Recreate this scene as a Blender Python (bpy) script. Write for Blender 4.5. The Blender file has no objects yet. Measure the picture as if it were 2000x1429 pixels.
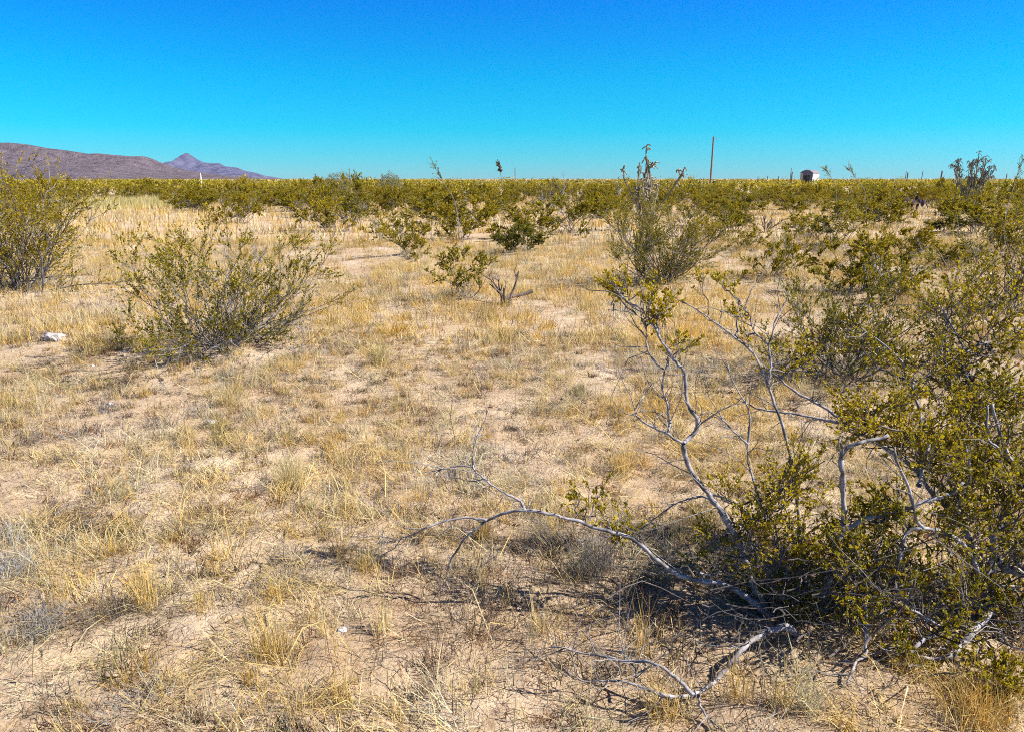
import bpy, math
import numpy as np
from mathutils import Vector

R = math.radians
rng = np.random.default_rng(7)
scene = bpy.context.scene

# ------------------------------------------------------------------ camera
EYE, PITCH, LENS = 1.65, R(14.17), 26.0
FPX = LENS / 36.0 * 2000.0
cam_data = bpy.data.cameras.new("camera")
cam_data.lens = LENS
cam_data.sensor_width = 36.0
cam_data.clip_start = 0.05
cam_data.clip_end = 60000.0
cam = bpy.data.objects.new("camera", cam_data)
cam.location = (0, 0, EYE)
cam.rotation_euler = (R(90) - PITCH, 0, 0)
scene.collection.objects.link(cam)
scene.camera = cam

# ------------------------------------------------------------------ sky and sun
SUN_EL, SUN_AZ = R(44), R(96)           # azimuth clockwise from +Y: sun on the right
world = bpy.data.worlds.new("World")
scene.world = world
world.use_nodes = True
wn, wl = world.node_tree.nodes, world.node_tree.links
for n in list(wn):
    wn.remove(n)
w_out = wn.new("ShaderNodeOutputWorld")
w_bg = wn.new("ShaderNodeBackground")
w_bg.inputs["Strength"].default_value = 0.052
w_sky = wn.new("ShaderNodeTexSky")
w_sky.sky_type = 'NISHITA'
w_sky.sun_disc = False
w_sky.sun_elevation = SUN_EL
w_sky.sun_rotation = SUN_AZ
w_sky.altitude = 1300.0
w_sky.air_density = 1.0
w_sky.dust_density = 0.25
w_sky.ozone_density = 3.0
# clear dry desert air, deep saturated blue: the sky's colour is graded by elevation, alike all round
w_tc = wn.new("ShaderNodeTexCoord")
w_sep = wn.new("ShaderNodeSeparateXYZ")
w_ramp = wn.new("ShaderNodeValToRGB")
stops = [(0.0, (.36, .80, 1.12)), (.03, (.16, .87, 1.14)), (.06, (.03, .92, 1.20)), (.122, (.005, .92, 1.30)), (.208, (.01, .74, 1.52)), (.454, (.12, .54, 1.25)), (1.0, (.38, .60, .95))]
while len(w_ramp.color_ramp.elements) < len(stops):
    w_ramp.color_ramp.elements.new(.5)
for e_, (p_, c_) in zip(w_ramp.color_ramp.elements, stops):
    e_.position = p_
    e_.color = (c_[0] / 1.7, c_[1] / 1.7, c_[2] / 1.7, 1)
w_mul = wn.new("ShaderNodeVectorMath")
w_mul.operation = 'MULTIPLY'
w_scl = wn.new("ShaderNodeVectorMath")
w_scl.operation = 'SCALE'
w_scl.inputs["Scale"].default_value = 1.7
wl.new(w_tc.outputs["Generated"], w_sep.inputs[0])
wl.new(w_sep.outputs["Z"], w_ramp.inputs[0])
wl.new(w_sky.outputs[0], w_mul.inputs[0])
wl.new(w_ramp.outputs[0], w_mul.inputs[1])
wl.new(w_mul.outputs[0], w_scl.inputs[0])
wl.new(w_scl.outputs[0], w_bg.inputs["Color"])
wl.new(w_bg.outputs[0], w_out.inputs["Surface"])

sun_data = bpy.data.lights.new("sun", 'SUN')
sun_data.energy = 5.0
sun_data.angle = R(0.53)
sun_data.color = (1.0, 0.955, 0.88)
sun = bpy.data.objects.new("sun", sun_data)
sdir = Vector((math.cos(SUN_EL) * math.sin(SUN_AZ), math.cos(SUN_EL) * math.cos(SUN_AZ), math.sin(SUN_EL)))
sun.rotation_euler = sdir.to_track_quat('Z', 'Y').to_euler()
sun.location = (8, -3, 12)
scene.collection.objects.link(sun)

scene.view_settings.view_transform = 'Standard'
scene.view_settings.look = 'None'
scene.view_settings.exposure = 1.22
scene.view_settings.gamma = 1.0
scene.view_settings.use_curve_mapping = False
scene.cycles.max_bounces = 6
scene.cycles.diffuse_bounces = 3
scene.cycles.transmission_bounces = 4
scene.cycles.transparent_max_bounces = 4
scene.cycles.volume_bounces = 0
scene.cycles.use_denoising = False
scene.cycles.filter_width = 1.0
scene.cycles.adaptive_threshold = 0.02

# ------------------------------------------------------------------ helpers
COL = scene.collection


def ray(px, py):
    dx = (np.asarray(px, float) - 1000.0) / FPX
    dy = (714.5 - np.asarray(py, float)) / FPX
    return np.stack([dx, math.cos(PITCH) + dy * math.sin(PITCH), -math.sin(PITCH) + dy * math.cos(PITCH)], -1)


def at(px, py, Y):
    d = ray(px, py)
    t = np.asarray(Y, float) / d[..., 1]
    return np.array([0, 0, EYE]) + d * t[..., None]


def on_ground(px, py):
    d = ray(px, py)
    t = EYE / -d[..., 2]
    return d[..., 0] * t, d[..., 1] * t


def depth_of(py):
    return on_ground(1000, py)[1]


def _hash(ix, iy, seed):
    n = (ix * 374761393 + iy * 668265263 + seed * 982451653) & 0x7fffffff
    n = (n ^ (n >> 13)) * 1274126177 & 0x7fffffff
    n = n ^ (n >> 16)
    return (n & 0xffff) / 65535.0


def vnoise(x, y, seed=0):
    ix = np.floor(x).astype(np.int64)
    iy = np.floor(y).astype(np.int64)
    fx, fy = x - ix, y - iy
    fx = fx * fx * (3 - 2 * fx)
    fy = fy * fy * (3 - 2 * fy)
    a = _hash(ix, iy, seed)
    b = _hash(ix + 1, iy, seed)
    c = _hash(ix, iy + 1, seed)
    d = _hash(ix + 1, iy + 1, seed)
    return (a + (b - a) * fx) * (1 - fy) + (c + (d - c) * fx) * fy


def fbm(x, y, seed=0, octv=3):
    s, a, t = 0, 1, 0
    for i in range(octv):
        s = s + a * vnoise(x * 2 ** i + 17 * i, y * 2 ** i - 9 * i, seed + i)
        t += a
        a *= .5
    return s / t


MOUNDS = []     # x, y, height, radius


def ground(x, y):
    x, y = np.asarray(x, float), np.asarray(y, float)
    d = np.hypot(x, y)
    fade = np.clip((260 - d) / 180, 0, 1)
    z = (fbm(x / 2.3, y / 2.3, 3) - .5) * .09 * np.clip(d / 3, .4, 1) * fade
    z = z + (fbm(x / 17., y / 17., 5) - .5) * .22 * np.clip((d - 5) / 12, 0, 1) * fade
    for (mx, my, mh, mr) in MOUNDS:
        q = ((x - mx) ** 2 + (y - my) ** 2) / (mr * mr)
        z = z + mh * np.exp(-q)
    return z


ALBEDO = .66      # the palettes below are written as seen in full sun; this brings them to real surface values


def mesh_from(name, verts, tris=None, quads=None, cols=None, smooth=False):
    me = bpy.data.meshes.new(name)
    verts = np.asarray(verts, np.float32).reshape(-1, 3)
    tris = np.zeros((0, 3), np.int32) if tris is None else np.asarray(tris, np.int32).reshape(-1, 3)
    quads = np.zeros((0, 4), np.int32) if quads is None else np.asarray(quads, np.int32).reshape(-1, 4)
    me.vertices.add(len(verts))
    me.vertices.foreach_set("co", verts.ravel())
    nl = tris.size + quads.size
    me.loops.add(nl)
    me.loops.foreach_set("vertex_index", np.concatenate([tris.ravel(), quads.ravel()]))
    npol = len(tris) + len(quads)
    me.polygons.add(npol)
    tot = np.concatenate([np.full(len(tris), 3), np.full(len(quads), 4)]).astype(np.int32)
    start = np.concatenate([[0], np.cumsum(tot)[:-1]]).astype(np.int32)
    me.polygons.foreach_set("loop_start", start)
    if smooth:
        me.polygons.foreach_set("use_smooth", np.ones(npol, bool))
    else:
        me.polygons.foreach_set("use_smooth", np.zeros(npol, bool))
    if cols is not None:
        cols = np.asarray(cols, np.float32).reshape(-1, 3) * ALBEDO
        at_ = me.color_attributes.new("Col", 'FLOAT_COLOR', 'POINT')
        at_.data.foreach_set("color", np.concatenate([cols, np.ones((len(cols), 1), np.float32)], 1).ravel())
    me.update(calc_edges=True)
    return me


def obj(name, me, mat, parent=None, kind=None, label=None, cat=None, group=None):
    o = bpy.data.objects.new(name, me)
    if me is not None and mat is not None and len(me.materials) == 0:
        me.materials.append(mat)
    COL.objects.link(o)
    if parent is not None:
        o.parent = parent
    if kind:
        o["kind"] = kind
    if label:
        o["label"] = label
    if cat:
        o["category"] = cat
    if group:
        o["group"] = group
    return o


def thing(name, label, cat, loc=(0, 0, 0), rz=0.0, group=None):
    o = bpy.data.objects.new(name, None)
    o.empty_display_size = 0.1
    o.location = loc
    o.rotation_euler = (0, 0, rz)
    o["label"] = label
    o["category"] = cat
    if group:
        o["group"] = group
    COL.objects.link(o)
    return o


class Geo:
    """collects vertex, face and colour arrays"""

    def __init__(self):
        self.v, self.t, self.q, self.c, self.n = [], [], [], [], 0

    def add(self, v, tris=None, quads=None, col=None):
        v = np.asarray(v, float).reshape(-1, 3)
        if tris is not None and len(tris):
            self.t.append(np.asarray(tris).reshape(-1, 3) + self.n)
        if quads is not None and len(quads):
            self.q.append(np.asarray(quads).reshape(-1, 4) + self.n)
        if col is not None:
            col = np.asarray(col, float)
            if col.ndim == 1:
                col = np.broadcast_to(col, (len(v), 3))
            self.c.append(col.reshape(-1, 3))
        self.v.append(v)
        self.n += len(v)

    def mesh(self, name, smooth=False):
        v = np.concatenate(self.v) if self.v else np.zeros((0, 3))
        t = np.concatenate(self.t) if self.t else None
        q = np.concatenate(self.q) if self.q else None
        c = np.concatenate(self.c) if self.c else None
        return mesh_from(name, v, t, q, c, smooth)


def norm(v):
    return v / np.maximum(np.linalg.norm(v, axis=-1, keepdims=True), 1e-9)


def tubes(g, pts, rad, k=5, col=None, r=None, tip=True):
    """pts (m,n,3), rad (m,n): m tapering tubes of k sides"""
    pts = np.asarray(pts, float)
    if pts.ndim == 2:
        pts = pts[None]
    rad = np.broadcast_to(np.asarray(rad, float), pts.shape[:2])
    m, n, _ = pts.shape
    tan = norm(np.gradient(pts, axis=1))
    avg = norm(pts[:, -1] - pts[:, 0])
    ref = np.where(np.abs(avg[:, 2:3]) > .75, np.array([[1., .2, 0]]), np.array([[.1, .15, 1.]]))[:, None, :]
    u = norm(np.cross(tan, np.broadcast_to(ref, tan.shape)))
    w = np.cross(tan, u)
    a = np.arange(k) * 2 * np.pi / k
    ring = u[:, :, None, :] * np.cos(a)[None, None, :, None] + w[:, :, None, :] * np.sin(a)[None, None, :, None]
    v = pts[:, :, None, :] + ring * rad[:, :, None, None]
    idx = np.arange(m * n * k).reshape(m, n, k)
    nx = np.roll(idx, -1, axis=2)
    q = np.stack([idx[:, :-1], nx[:, :-1], nx[:, 1:], idx[:, 1:]], -1).reshape(-1, 4)
    if col is None:
        c = None
    else:
        col = np.asarray(col, float)
        if col.ndim == 1:
            c = np.broadcast_to(col, (m, n, k, 3))
        else:                      # (m,n,3)
            c = np.broadcast_to(col[:, :, None, :], (m, n, k, 3))
        c = c.reshape(-1, 3)
    tri = None
    if tip:
        e = idx[:, -1]
        tri = np.concatenate([np.stack([e[:, 0], e[:, i], e[:, i + 1]], -1) for i in range(1, k - 1)])
    g.add(v.reshape(-1, 3), tri, q, c)


def grow(start, dirn, length, n, wob, up, r):
    """random-walk polylines"""
    m = len(start)
    d = norm(dirn)
    p = [start]
    step = (length / (n - 1))[:, None]
    for i in range(n - 1):
        d = norm(d + r.normal(0, wob, (m, 3)) + np.array([0, 0, up]))
        p.append(p[-1] + d * step)
    return np.stack(p, 1)


def side_dirs(tan, ang, r):
    m = len(tan)
    q = r.normal(0, 1, (m, 3))
    q = norm(q - tan * np.sum(q * tan, 1, keepdims=True))
    return tan * np.cos(ang)[:, None] + q * np.sin(ang)[:, None]


def sample_poly(pts, i, t):
    n = pts.shape[1]
    f = np.clip(t, 0, .9999) * (n - 1)
    k = f.astype(int)
    w = (f - k)[:, None]
    a, b = pts[i, k], pts[i, k + 1]
    return a * (1 - w) + b * w, norm(b - a)


def bark_cols(shape, r, base=(.30, .275, .27), dark=.16):
    v = r.uniform(.72, 1.15, shape)
    v = np.where(r.random(shape) < dark, v * .38, v)
    return v[..., None] * np.array(base)


LEAF_GREEN = np.array([.270, .250, .014])
LEAF_YELLOW = np.array([.680, .510, .016])
LEAF_DARK = np.array([.085, .100, .014])
LEAF_ORANGE = np.array([.42, .17, .012])


def leaf_cols(m, mix, r, orange=.03):
    """mix (m,) 0 dark green .. 1 yellow"""
    mix = np.clip(mix + r.normal(0, .16, m), 0, 1)[:, None]
    c = np.where(mix < .4, LEAF_DARK + (LEAF_GREEN - LEAF_DARK) * mix / .4,
                 LEAF_GREEN + (LEAF_YELLOW - LEAF_GREEN) * (mix - .4) / .6)
    o = (r.random(m) < orange)[:, None]
    return np.where(o, LEAF_ORANGE * r.uniform(.6, 1.1, (m, 1)), c * r.uniform(.8, 1.2, (m, 1)))


def leaves(g, p, d, size, wid, col, r):
    """folded diamond leaflets, two triangles each"""
    m = len(p)
    d = norm(d)
    q = r.normal(0, 1, (m, 3))
    s = norm(np.cross(d, q))
    nrm = np.cross(s, d)
    L = np.asarray(size)[:, None] if np.ndim(size) else np.full((m, 1), size)
    W = L * wid
    mid = p + d * L * .52
    v = np.stack([p, mid + s * W + nrm * W * .45, p + d * L, mid - s * W + nrm * W * .45], 1)
    b = np.arange(m)[:, None] * 4
    t = np.concatenate([b + np.array([[0, 1, 2]]), b + np.array([[0, 2, 3]])])
    g.add(v.reshape(-1, 3), t, None, np.repeat(col, 4, axis=0))


def leafy_twigs(gw, gl, start, dirn, length, r, per=14, leaf=.011, mixb=.5, orange=.03, rad=.0016, bark=(.26, .20, .17), lw=.27, k=3):
    m = len(start)
    tw = grow(start, dirn, length, 3, .18, .05, r)
    rr = np.linspace(1, .45, 3)[None, :] * np.broadcast_to(np.asarray(rad), (m,))[:, None]
    tubes(gw, tw, rr, k, bark_cols((m, 3), r, bark))
    idx = np.repeat(np.arange(m), per)
    t = np.clip(r.beta(1.8, 1.0, len(idx)), .08, .999)
    pp, tt = sample_poly(tw, idx, t)
    dd = side_dirs(tt, r.uniform(.35, 1.05, len(idx)), r) + np.array([0, 0, .15])
    mix = np.broadcast_to(np.asarray(mixb), (m,))[idx] + r.normal(0, .12, m)[idx]
    leaves(gl, pp, dd, leaf * r.uniform(.7, 1.25, len(idx)), lw, leaf_cols(len(idx), mix, r, orange), r)


def creosote(seed, H=1.4, Rad=.9, nst=14, nb=6, nt=4, per=13, leaf=.013, mix=.55, orange=.03, dead=.12, tmin=4, tmax=62, skew=(0, 0), leafw=.31, low=.30):
    """woody mesh and foliage mesh of a creosote bush standing at the origin"""
    r = np.random.default_rng(seed)
    gw, gl = Geo(), Geo()
    phi = np.arange(nst) * 2.39996 + r.uniform(0, .9, nst)
    th = np.radians(tmin + (tmax - tmin) * np.sqrt(r.random(nst)))
    st, ct = np.sin(th), np.cos(th)
    Lm = ((st / Rad) ** 2.4 + (ct / H) ** 2.4) ** (-1 / 2.4) * r.uniform(.78, 1.06, nst)
    d = np.stack([st * np.cos(phi) + skew[0], st * np.sin(phi) + skew[1], ct], 1)
    base = np.stack([r.normal(0, .09, nst), r.normal(0, .09, nst), np.full(nst, -.05)], 1) * max(H, .6)
    S = grow(base, d, Lm * 1.08, 10, .19, .04, r)
    r0 = .0062 * max(H, .5) * r.uniform(.7, 1.25, nst)
    tubes(gw, S, r0[:, None] * np.linspace(1, .28, 10)[None], 5, bark_cols((nst, 10), r, (.27, .245, .235), .2))
    # secondary branches
    nbt = nst * nb
    i = np.repeat(np.arange(nst), nb)
    t = r.uniform(low, .97, nbt)
    p, tg = sample_poly(S, i, t)
    bl = Lm[i] * r.uniform(.18, .40, nbt) * (1.15 - .55 * t)
    B = grow(p, side_dirs(tg, r.uniform(.45, 1.05, nbt), r) + np.array([0, 0, .18]), bl, 6, .22, .05, r)
    tubes(gw, B, (r0[i] * (.62 - .3 * t))[:, None] * np.linspace(1, .35, 6)[None], 4, bark_cols((nbt, 6), r))
    # leafy twigs on branches and stem ends
    alive_st = r.random(nst) > dead
    alive = alive_st[i] & (r.random(nbt) > .05)
    ai = np.where(alive)[0]
    j = np.repeat(ai, nt)
    t2 = r.uniform(.25, 1, len(j))
    p2, tg2 = sample_poly(B, j, t2)
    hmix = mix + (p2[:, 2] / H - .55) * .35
    leafy_twigs(gw, gl, p2, side_dirs(tg2, r.uniform(.25, .9, len(j)), r) + np.array([0, 0, .2]),
                r.uniform(.06, .16, len(j)) * max(H, .6) * .85, r, per, leaf, hmix, orange, rad=.0019, lw=leafw)
    si = np.repeat(np.where(alive_st)[0], nt)
    p3, tg3 = sample_poly(S, si, r.uniform(.72, 1, len(si)))
    leafy_twigs(gw, gl, p3, side_dirs(tg3, r.uniform(.15, .6, len(si)), r), r.uniform(.08, .18, len(si)) * H * .8, r, per, leaf,
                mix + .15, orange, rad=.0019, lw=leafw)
    # bare twigs on the dead stems
    di = np.where(~alive)[0]
    if len(di):
        j = np.repeat(di, 3)
        p4, tg4 = sample_poly(B, j, r.uniform(.2, 1, len(j)))
        T = grow(p4, side_dirs(tg4, r.uniform(.4, 1, len(j)), r), r.uniform(.06, .2, len(j)) * H, 4, .2, .04, r)
        tubes(gw, T, np.linspace(.0026, .001, 4)[None], 3, bark_cols((len(j), 4), r, (.36, .34, .33)))
    return gw.mesh("bush_wood"), gl.mesh("bush_leaves")


# ------------------------------------------------------------------ materials
def new_mat(name):
    m = bpy.data.materials.new(name)
    m.use_nodes = True
    nt = m.node_tree
    for n in list(nt.nodes):
        nt.nodes.remove(n)
    out = nt.nodes.new("ShaderNodeOutputMaterial")
    return m, nt.nodes, nt.links, out


def attr_mat(name, rough=.7, spec=.2, trans=0.0, noise=0.0, nscale=60.0, tint=(1, 1, 1)):
    m, N, L, out = new_mat(name)
    a = N.new("ShaderNodeVertexColor")
    a.layer_name = "Col"
    colr = a.outputs["Color"]
    if noise > 0:
        tc = N.new("ShaderNodeTexCoord")
        nz = N.new("ShaderNodeTexNoise")
        nz.inputs["Scale"].default_value = nscale
        nz.inputs["Detail"].default_value = 3
        L.new(tc.outputs["Object"], nz.inputs["Vector"])
        mr = N.new("ShaderNodeMapRange")
        mr.inputs["From Min"].default_value = .3
        mr.inputs["From Max"].default_value = .7
        mr.inputs["To Min"].default_value = 1 - noise
        mr.inputs["To Max"].default_value = 1 + noise
        L.new(nz.outputs["Fac"], mr.inputs["Value"])
        mx = N.new("ShaderNodeVectorMath")
        mx.operation = 'SCALE'
        L.new(colr, mx.inputs[0])
        L.new(mr.outputs[0], mx.inputs["Scale"])
        colr = mx.outputs[0]
    p = N.new("ShaderNodeBsdfPrincipled")
    p.inputs["Roughness"].default_value = rough
    p.inputs["Specular IOR Level"].default_value = spec
    L.new(colr, p.inputs["Base Color"])
    sh = p.outputs[0]
    if trans > 0:
        t = N.new("ShaderNodeBsdfTranslucent")
        L.new(colr, t.inputs["Color"])
        mxs = N.new("ShaderNodeMixShader")
        mxs.inputs[0].default_value = trans
        L.new(sh, mxs.inputs[1])
        L.new(t.outputs[0], mxs.inputs[2])
        sh = mxs.outputs[0]
    L.new(sh, out.inputs["Surface"])
    return m


M_LEAF = attr_mat("creosote_leaf", .45, .30, .44)
M_BARK = attr_mat("grey_bark", .85, .15, 0, .35, 70.0)
M_GRASS = attr_mat("dry_grass", .6, .25, .32)
M_STONE = attr_mat("stone", .85, .2, 0, .25, 30.0)
M_CACTUS = attr_mat("cactus_skin", .7, .2, 0, .35, 50.0)
M_WOODPOST = attr_mat("weathered_wood", .85, .15, 0, .25, 9.0)
M_SHED = attr_mat("painted_sheet_metal", .5, .4, 0, .06, 3.0)


def ground_material():
    m, N, L, out = new_mat("desert_soil")
    tc = N.new("ShaderNodeTexCoord")

    def noise(scale, detail=4, rough=.6, dist=0.0):
        n = N.new("ShaderNodeTexNoise")
        n.inputs["Scale"].default_value = scale
        n.inputs["Detail"].default_value = detail
        n.inputs["Roughness"].default_value = rough
        n.inputs["Distortion"].default_value = dist
        L.new(tc.outputs["Object"], n.inputs["Vector"])
        return n

    def ramp(src, stops):
        r_ = N.new("ShaderNodeValToRGB")
        els = r_.color_ramp.elements
        while len(els) < len(stops):
            els.new(.5)
        for e, (pos, c) in zip(els, stops):
            e.position = pos
            e.color = (*c, 1)
        L.new(src, r_.inputs[0])
        return r_

    def mix(a, b, f, mode='MIX'):
        x = N.new("ShaderNodeMix")
        x.data_type = 'RGBA'
        x.blend_type = mode
        if isinstance(f, float):
            x.inputs[0].default_value = f
        else:
            L.new(f, x.inputs[0])
        L.new(a, x.inputs[6])
        L.new(b, x.inputs[7])
        return x.outputs[2]

    big = ramp(noise(.9, 4, .55).outputs["Fac"], [(.30, (.375, .262, .160)), (.52, (.455, .345, .230)), (.72, (.53, .43, .315))])
    mid = ramp(noise(9, 5, .65, .4).outputs["Fac"], [(.30, (.62, .54, .47)), (.5, (1, 1, 1)), (.75, (1.08, 1.06, 1.04))])
    c = mix(big.outputs[0], mid.outputs[0], .8, 'MULTIPLY')
    fine = ramp(noise(75, 4, .7).outputs["Fac"], [(.32, (.55, .47, .42)), (.5, (1, 1, 1)), (.8, (1.1, 1.08, 1.05))])
    c = mix(c, fine.outputs[0], .7, 'MULTIPLY')
    # dark specks of litter and grit
    sp = ramp(noise(210, 2, .5).outputs["Fac"], [(.30, (.35, .25, .2)), (.40, (1, 1, 1))])
    c = mix(c, sp.outputs[0], .55, 'MULTIPLY')
    p = N.new("ShaderNodeBsdfPrincipled")
    p.inputs["Roughness"].default_value = .95
    p.inputs["Specular IOR Level"].default_value = .1
    L.new(c, p.inputs["Base Color"])
    b1 = N.new("ShaderNodeBump")
    b1.inputs["Strength"].default_value = .8
    b1.inputs["Distance"].default_value = .020
    L.new(noise(38, 6, .7).outputs["Fac"], b1.inputs["Height"])
    b2 = N.new("ShaderNodeBump")
    b2.inputs["Strength"].default_value = .7
    b2.inputs["Distance"].default_value = .004
    L.new(noise(170, 4, .7).outputs["Fac"], b2.inputs["Height"])
    vo = N.new("ShaderNodeTexVoronoi")
    vo.feature = 'DISTANCE_TO_EDGE'
    vo.inputs["Scale"].default_value = 11.0
    wob = N.new("ShaderNodeVectorMath")
    wob.operation = 'MULTIPLY_ADD'
    wn_ = noise(6, 3, .6)
    wob.inputs[1].default_value = (.22, .22, .22)
    L.new(wn_.outputs["Color"], wob.inputs[0])
    L.new(tc.outputs["Object"], wob.inputs[2])
    L.new(wob.outputs[0], vo.inputs["Vector"])
    cr = N.new("ShaderNodeMapRange")
    cr.inputs["From Min"].default_value = 0.0
    cr.inputs["From Max"].default_value = .05
    L.new(vo.outputs["Distance"], cr.inputs["Value"])
    b3 = N.new("ShaderNodeBump")
    b3.inputs["Strength"].default_value = .55
    b3.inputs["Distance"].default_value = .012
    L.new(cr.outputs[0], b3.inputs["Height"])
    L.new(b1.outputs[0], b3.inputs["Normal"])
    L.new(b3.outputs[0], b2.inputs["Normal"])
    L.new(b2.outputs[0], p.inputs["Normal"])
    L.new(p.outputs[0], out.inputs["Surface"])
    return m


def hill_material(name, rock, pale, scrub, scale):
    m, N, L, out = new_mat(name)
    tc = N.new("ShaderNodeTexCoord")
    n1 = N.new("ShaderNodeTexNoise")
    n1.inputs["Scale"].default_value = scale
    n1.inputs["Detail"].default_value = 8
    n1.inputs["Roughness"].default_value = .7
    L.new(tc.outputs["Object"], n1.inputs["Vector"])
    r1 = N.new("ShaderNodeValToRGB")
    r1.color_ramp.elements[0].position = .35
    r1.color_ramp.elements[0].color = (*scrub, 1)
    r1.color_ramp.elements[1].position = .66
    r1.color_ramp.elements[1].color = (*pale, 1)
    e = r1.color_ramp.elements.new(.5)
    e.color = (*rock, 1)
    L.new(n1.outputs["Fac"], r1.inputs[0])
    p = N.new("ShaderNodeBsdfPrincipled")
    p.inputs["Roughness"].default_value = 1
    p.inputs["Specular IOR Level"].default_value = 0
    L.new(r1.outputs[0], p.inputs["Base Color"])
    b = N.new("ShaderNodeBump")
    b.inputs["Strength"].default_value = 1
    b.inputs["Distance"].default_value = 34
    n2 = N.new("ShaderNodeTexNoise")
    n2.inputs["Scale"].default_value = scale * 2.2
    n2.inputs["Detail"].default_value = 7
    n2.inputs["Roughness"].default_value = .7
    L.new(tc.outputs["Object"], n2.inputs["Vector"])
    L.new(n2.outputs["Fac"], b.inputs["Height"])
    L.new(b.outputs[0], p.inputs["Normal"])
    L.new(p.outputs[0], out.inputs["Surface"])
    return m


# ------------------------------------------------------------------ where the shrubs stand (named ones first)
# base px, base py, top py, half width px, seed variant, label   (px of the photograph, only to find the spot on the ground)
def spot(px, py):
    x, y = on_ground(px, py)
    return float(x), float(y)


NAMED = [
    (680, 432, 356, 56, "round olive creosote bush with bare grey foot in the straw clearing", .5, 0),
    (572, 415, 360, 38, "narrow dense creosote bush just beyond the straw clearing, beside the grey-footed one", .6, 1),
    (458, 428, 372, 44, "thin creosote bush with grey twigs behind the wide near bush", .5, 2),
    (372, 410, 368, 50, "orange-green creosote bush at the edge of the pale yellow grass patch", .8, 3),
    (880, 442, 366, 82, "broad bright creosote bush with one tall spindly stem leaning skyward", .62, 4),
    (800, 503, 424, 60, "low yellow-green creosote bush leaning over a dark shadow in the straw", .68, 5),
    (900, 592, 480, 66, "sparse creosote bush with thin wand-like stems beside the dead stump", .55, 6),
    (1012, 495, 426, 52, "small dark green creosote bush with pale dead limbs spreading from its foot", .3, 7),
    (1008, 432, 372, 56, "creosote bush with tangled grey twigs behind the small dark green one", .5, 2),
    (1122, 458, 352, 70, "tall tangled creosote bush with bleached limbs in front of the white snag", .48, 0),
    (1440, 420, 366, 38, "upright green creosote bush behind the blackened dead bush", .45, 1),
    (1512, 548, 452, 60, "low golden creosote bush beside the bare sandy patch", .72, 5),
    (1622, 484, 392, 74, "loose creosote bush with long grey wands rising before the shed", .55, 6),
    (1684, 580, 442, 92, "creosote bush with a bleached bare trunk in its middle", .58, 4),
    (1842, 457, 420, 34, "small compact dark green shrub on golden straw", .12, 7),
    (1912, 462, 372, 58, "tall feathery green creosote bush below the bushy cactus", .35, 1),
    (1585, 398, 356, 36, "dusky creosote bush directly below the white shed", .4, 3),
    (1700, 412, 356, 46, "grey-green creosote bush with twiggy top near the purple clump", .35, 2),
    (300, 384, 344, 44, "creosote bush behind the pale yellow grass, below the hill's end", .6, 4),
    (1218, 420, 372, 40, "low creosote bush at the foot of the tall skeletal cactus", .6, 5),
    (760, 412, 360, 40, "creosote bush rising between the grey-footed bush and the broad bright one", .55, 3),
    (962, 408, 362, 34, "small creosote bush left of the white snag's foot", .6, 4),
    (1172, 428, 372, 44, "rounded creosote bush right of the tall tangled one", .6, 4),
    (1075, 392, 356, 30, "low creosote bush tucked behind the white snag", .6, 1),
    (1392, 476, 420, 44, "small rounded creosote bush right of the tall fan-shaped one", .66, 5),
    (1545, 418, 372, 40, "bushy creosote left of the loose grey-wanded bush", .55, 4),
    (1572, 470, 414, 44, "low leafy creosote bush behind the low golden one", .66, 3),
    (1738, 446, 384, 46, "spreading creosote bush between the loose bush and the dark compact shrub", .6, 4),
    (1775, 508, 436, 52, "yellow-topped creosote bush in front of the dark compact shrub", .74, 3),
    (1640, 432, 374, 40, "round creosote bush right below the shed's side", .5, 0),
    (1868, 530, 462, 50, "half-hidden creosote bush left of the right-edge bush", .6, 4),
    (1955, 500, 410, 50, "full creosote bush between the feathery bush and the right edge", .6, 3),
    (1748, 600, 512, 56, "low creosote bush right of the bare-trunked one", .55, 5),
    (1455, 492, 440, 40, "little creosote bush below the blackened dead bush", .6, 5),
    (640, 398, 362, 32, "small creosote bush behind the grey-footed one", .55, 1),
    (520, 402, 362, 32, "small creosote bush on the clearing's far edge, left of the narrow dense one", .6, 4),
    (830, 398, 360, 32, "small creosote bush behind the broad bright one", .6, 0),
    (1265, 500, 440, 36, "leafy low bush tucked behind the tall fan-shaped one", .55, 4),
    (1350, 445, 380, 40, "creosote bush on the pale sand strip below the tall pole", .55, 6),
]

LEFT_EDGE = spot(30, 578)
LEFT_WIDE = spot(445, 690)
CENTRE = spot(1290, 556)
RIGHT_MID = spot(1655, 748)
RIGHT_EDGE = spot(1990, 612)
HERO_A = spot(1580, 1245)
HERO_B = spot(1940, 1215)
for (bx, by), h, rd in ((LEFT_EDGE, .10, 1.0), (LEFT_WIDE, .07, .9), (CENTRE, .08, .8), (RIGHT_MID, .05, .8), (RIGHT_EDGE, .07, .9),
                        (HERO_A, .03, .5), (HERO_B, .03, .5)):
    MOUNDS.append((bx, by, h, rd))
for (px, py, *_r) in NAMED:
    bx, by = spot(px, py)
    MOUNDS.append((bx, by, .08, .7))

# ------------------------------------------------------------------ ground
def axis(lo_fine, hi_fine, step, grow_, far):
    a = list(np.arange(lo_fine, hi_fine, step))
    s = step
    v = hi_fine
    up = []
    while v < far:
        up.append(v)
        s *= grow_
        v += s
    up.append(far)
    return np.array(a + up)


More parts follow.
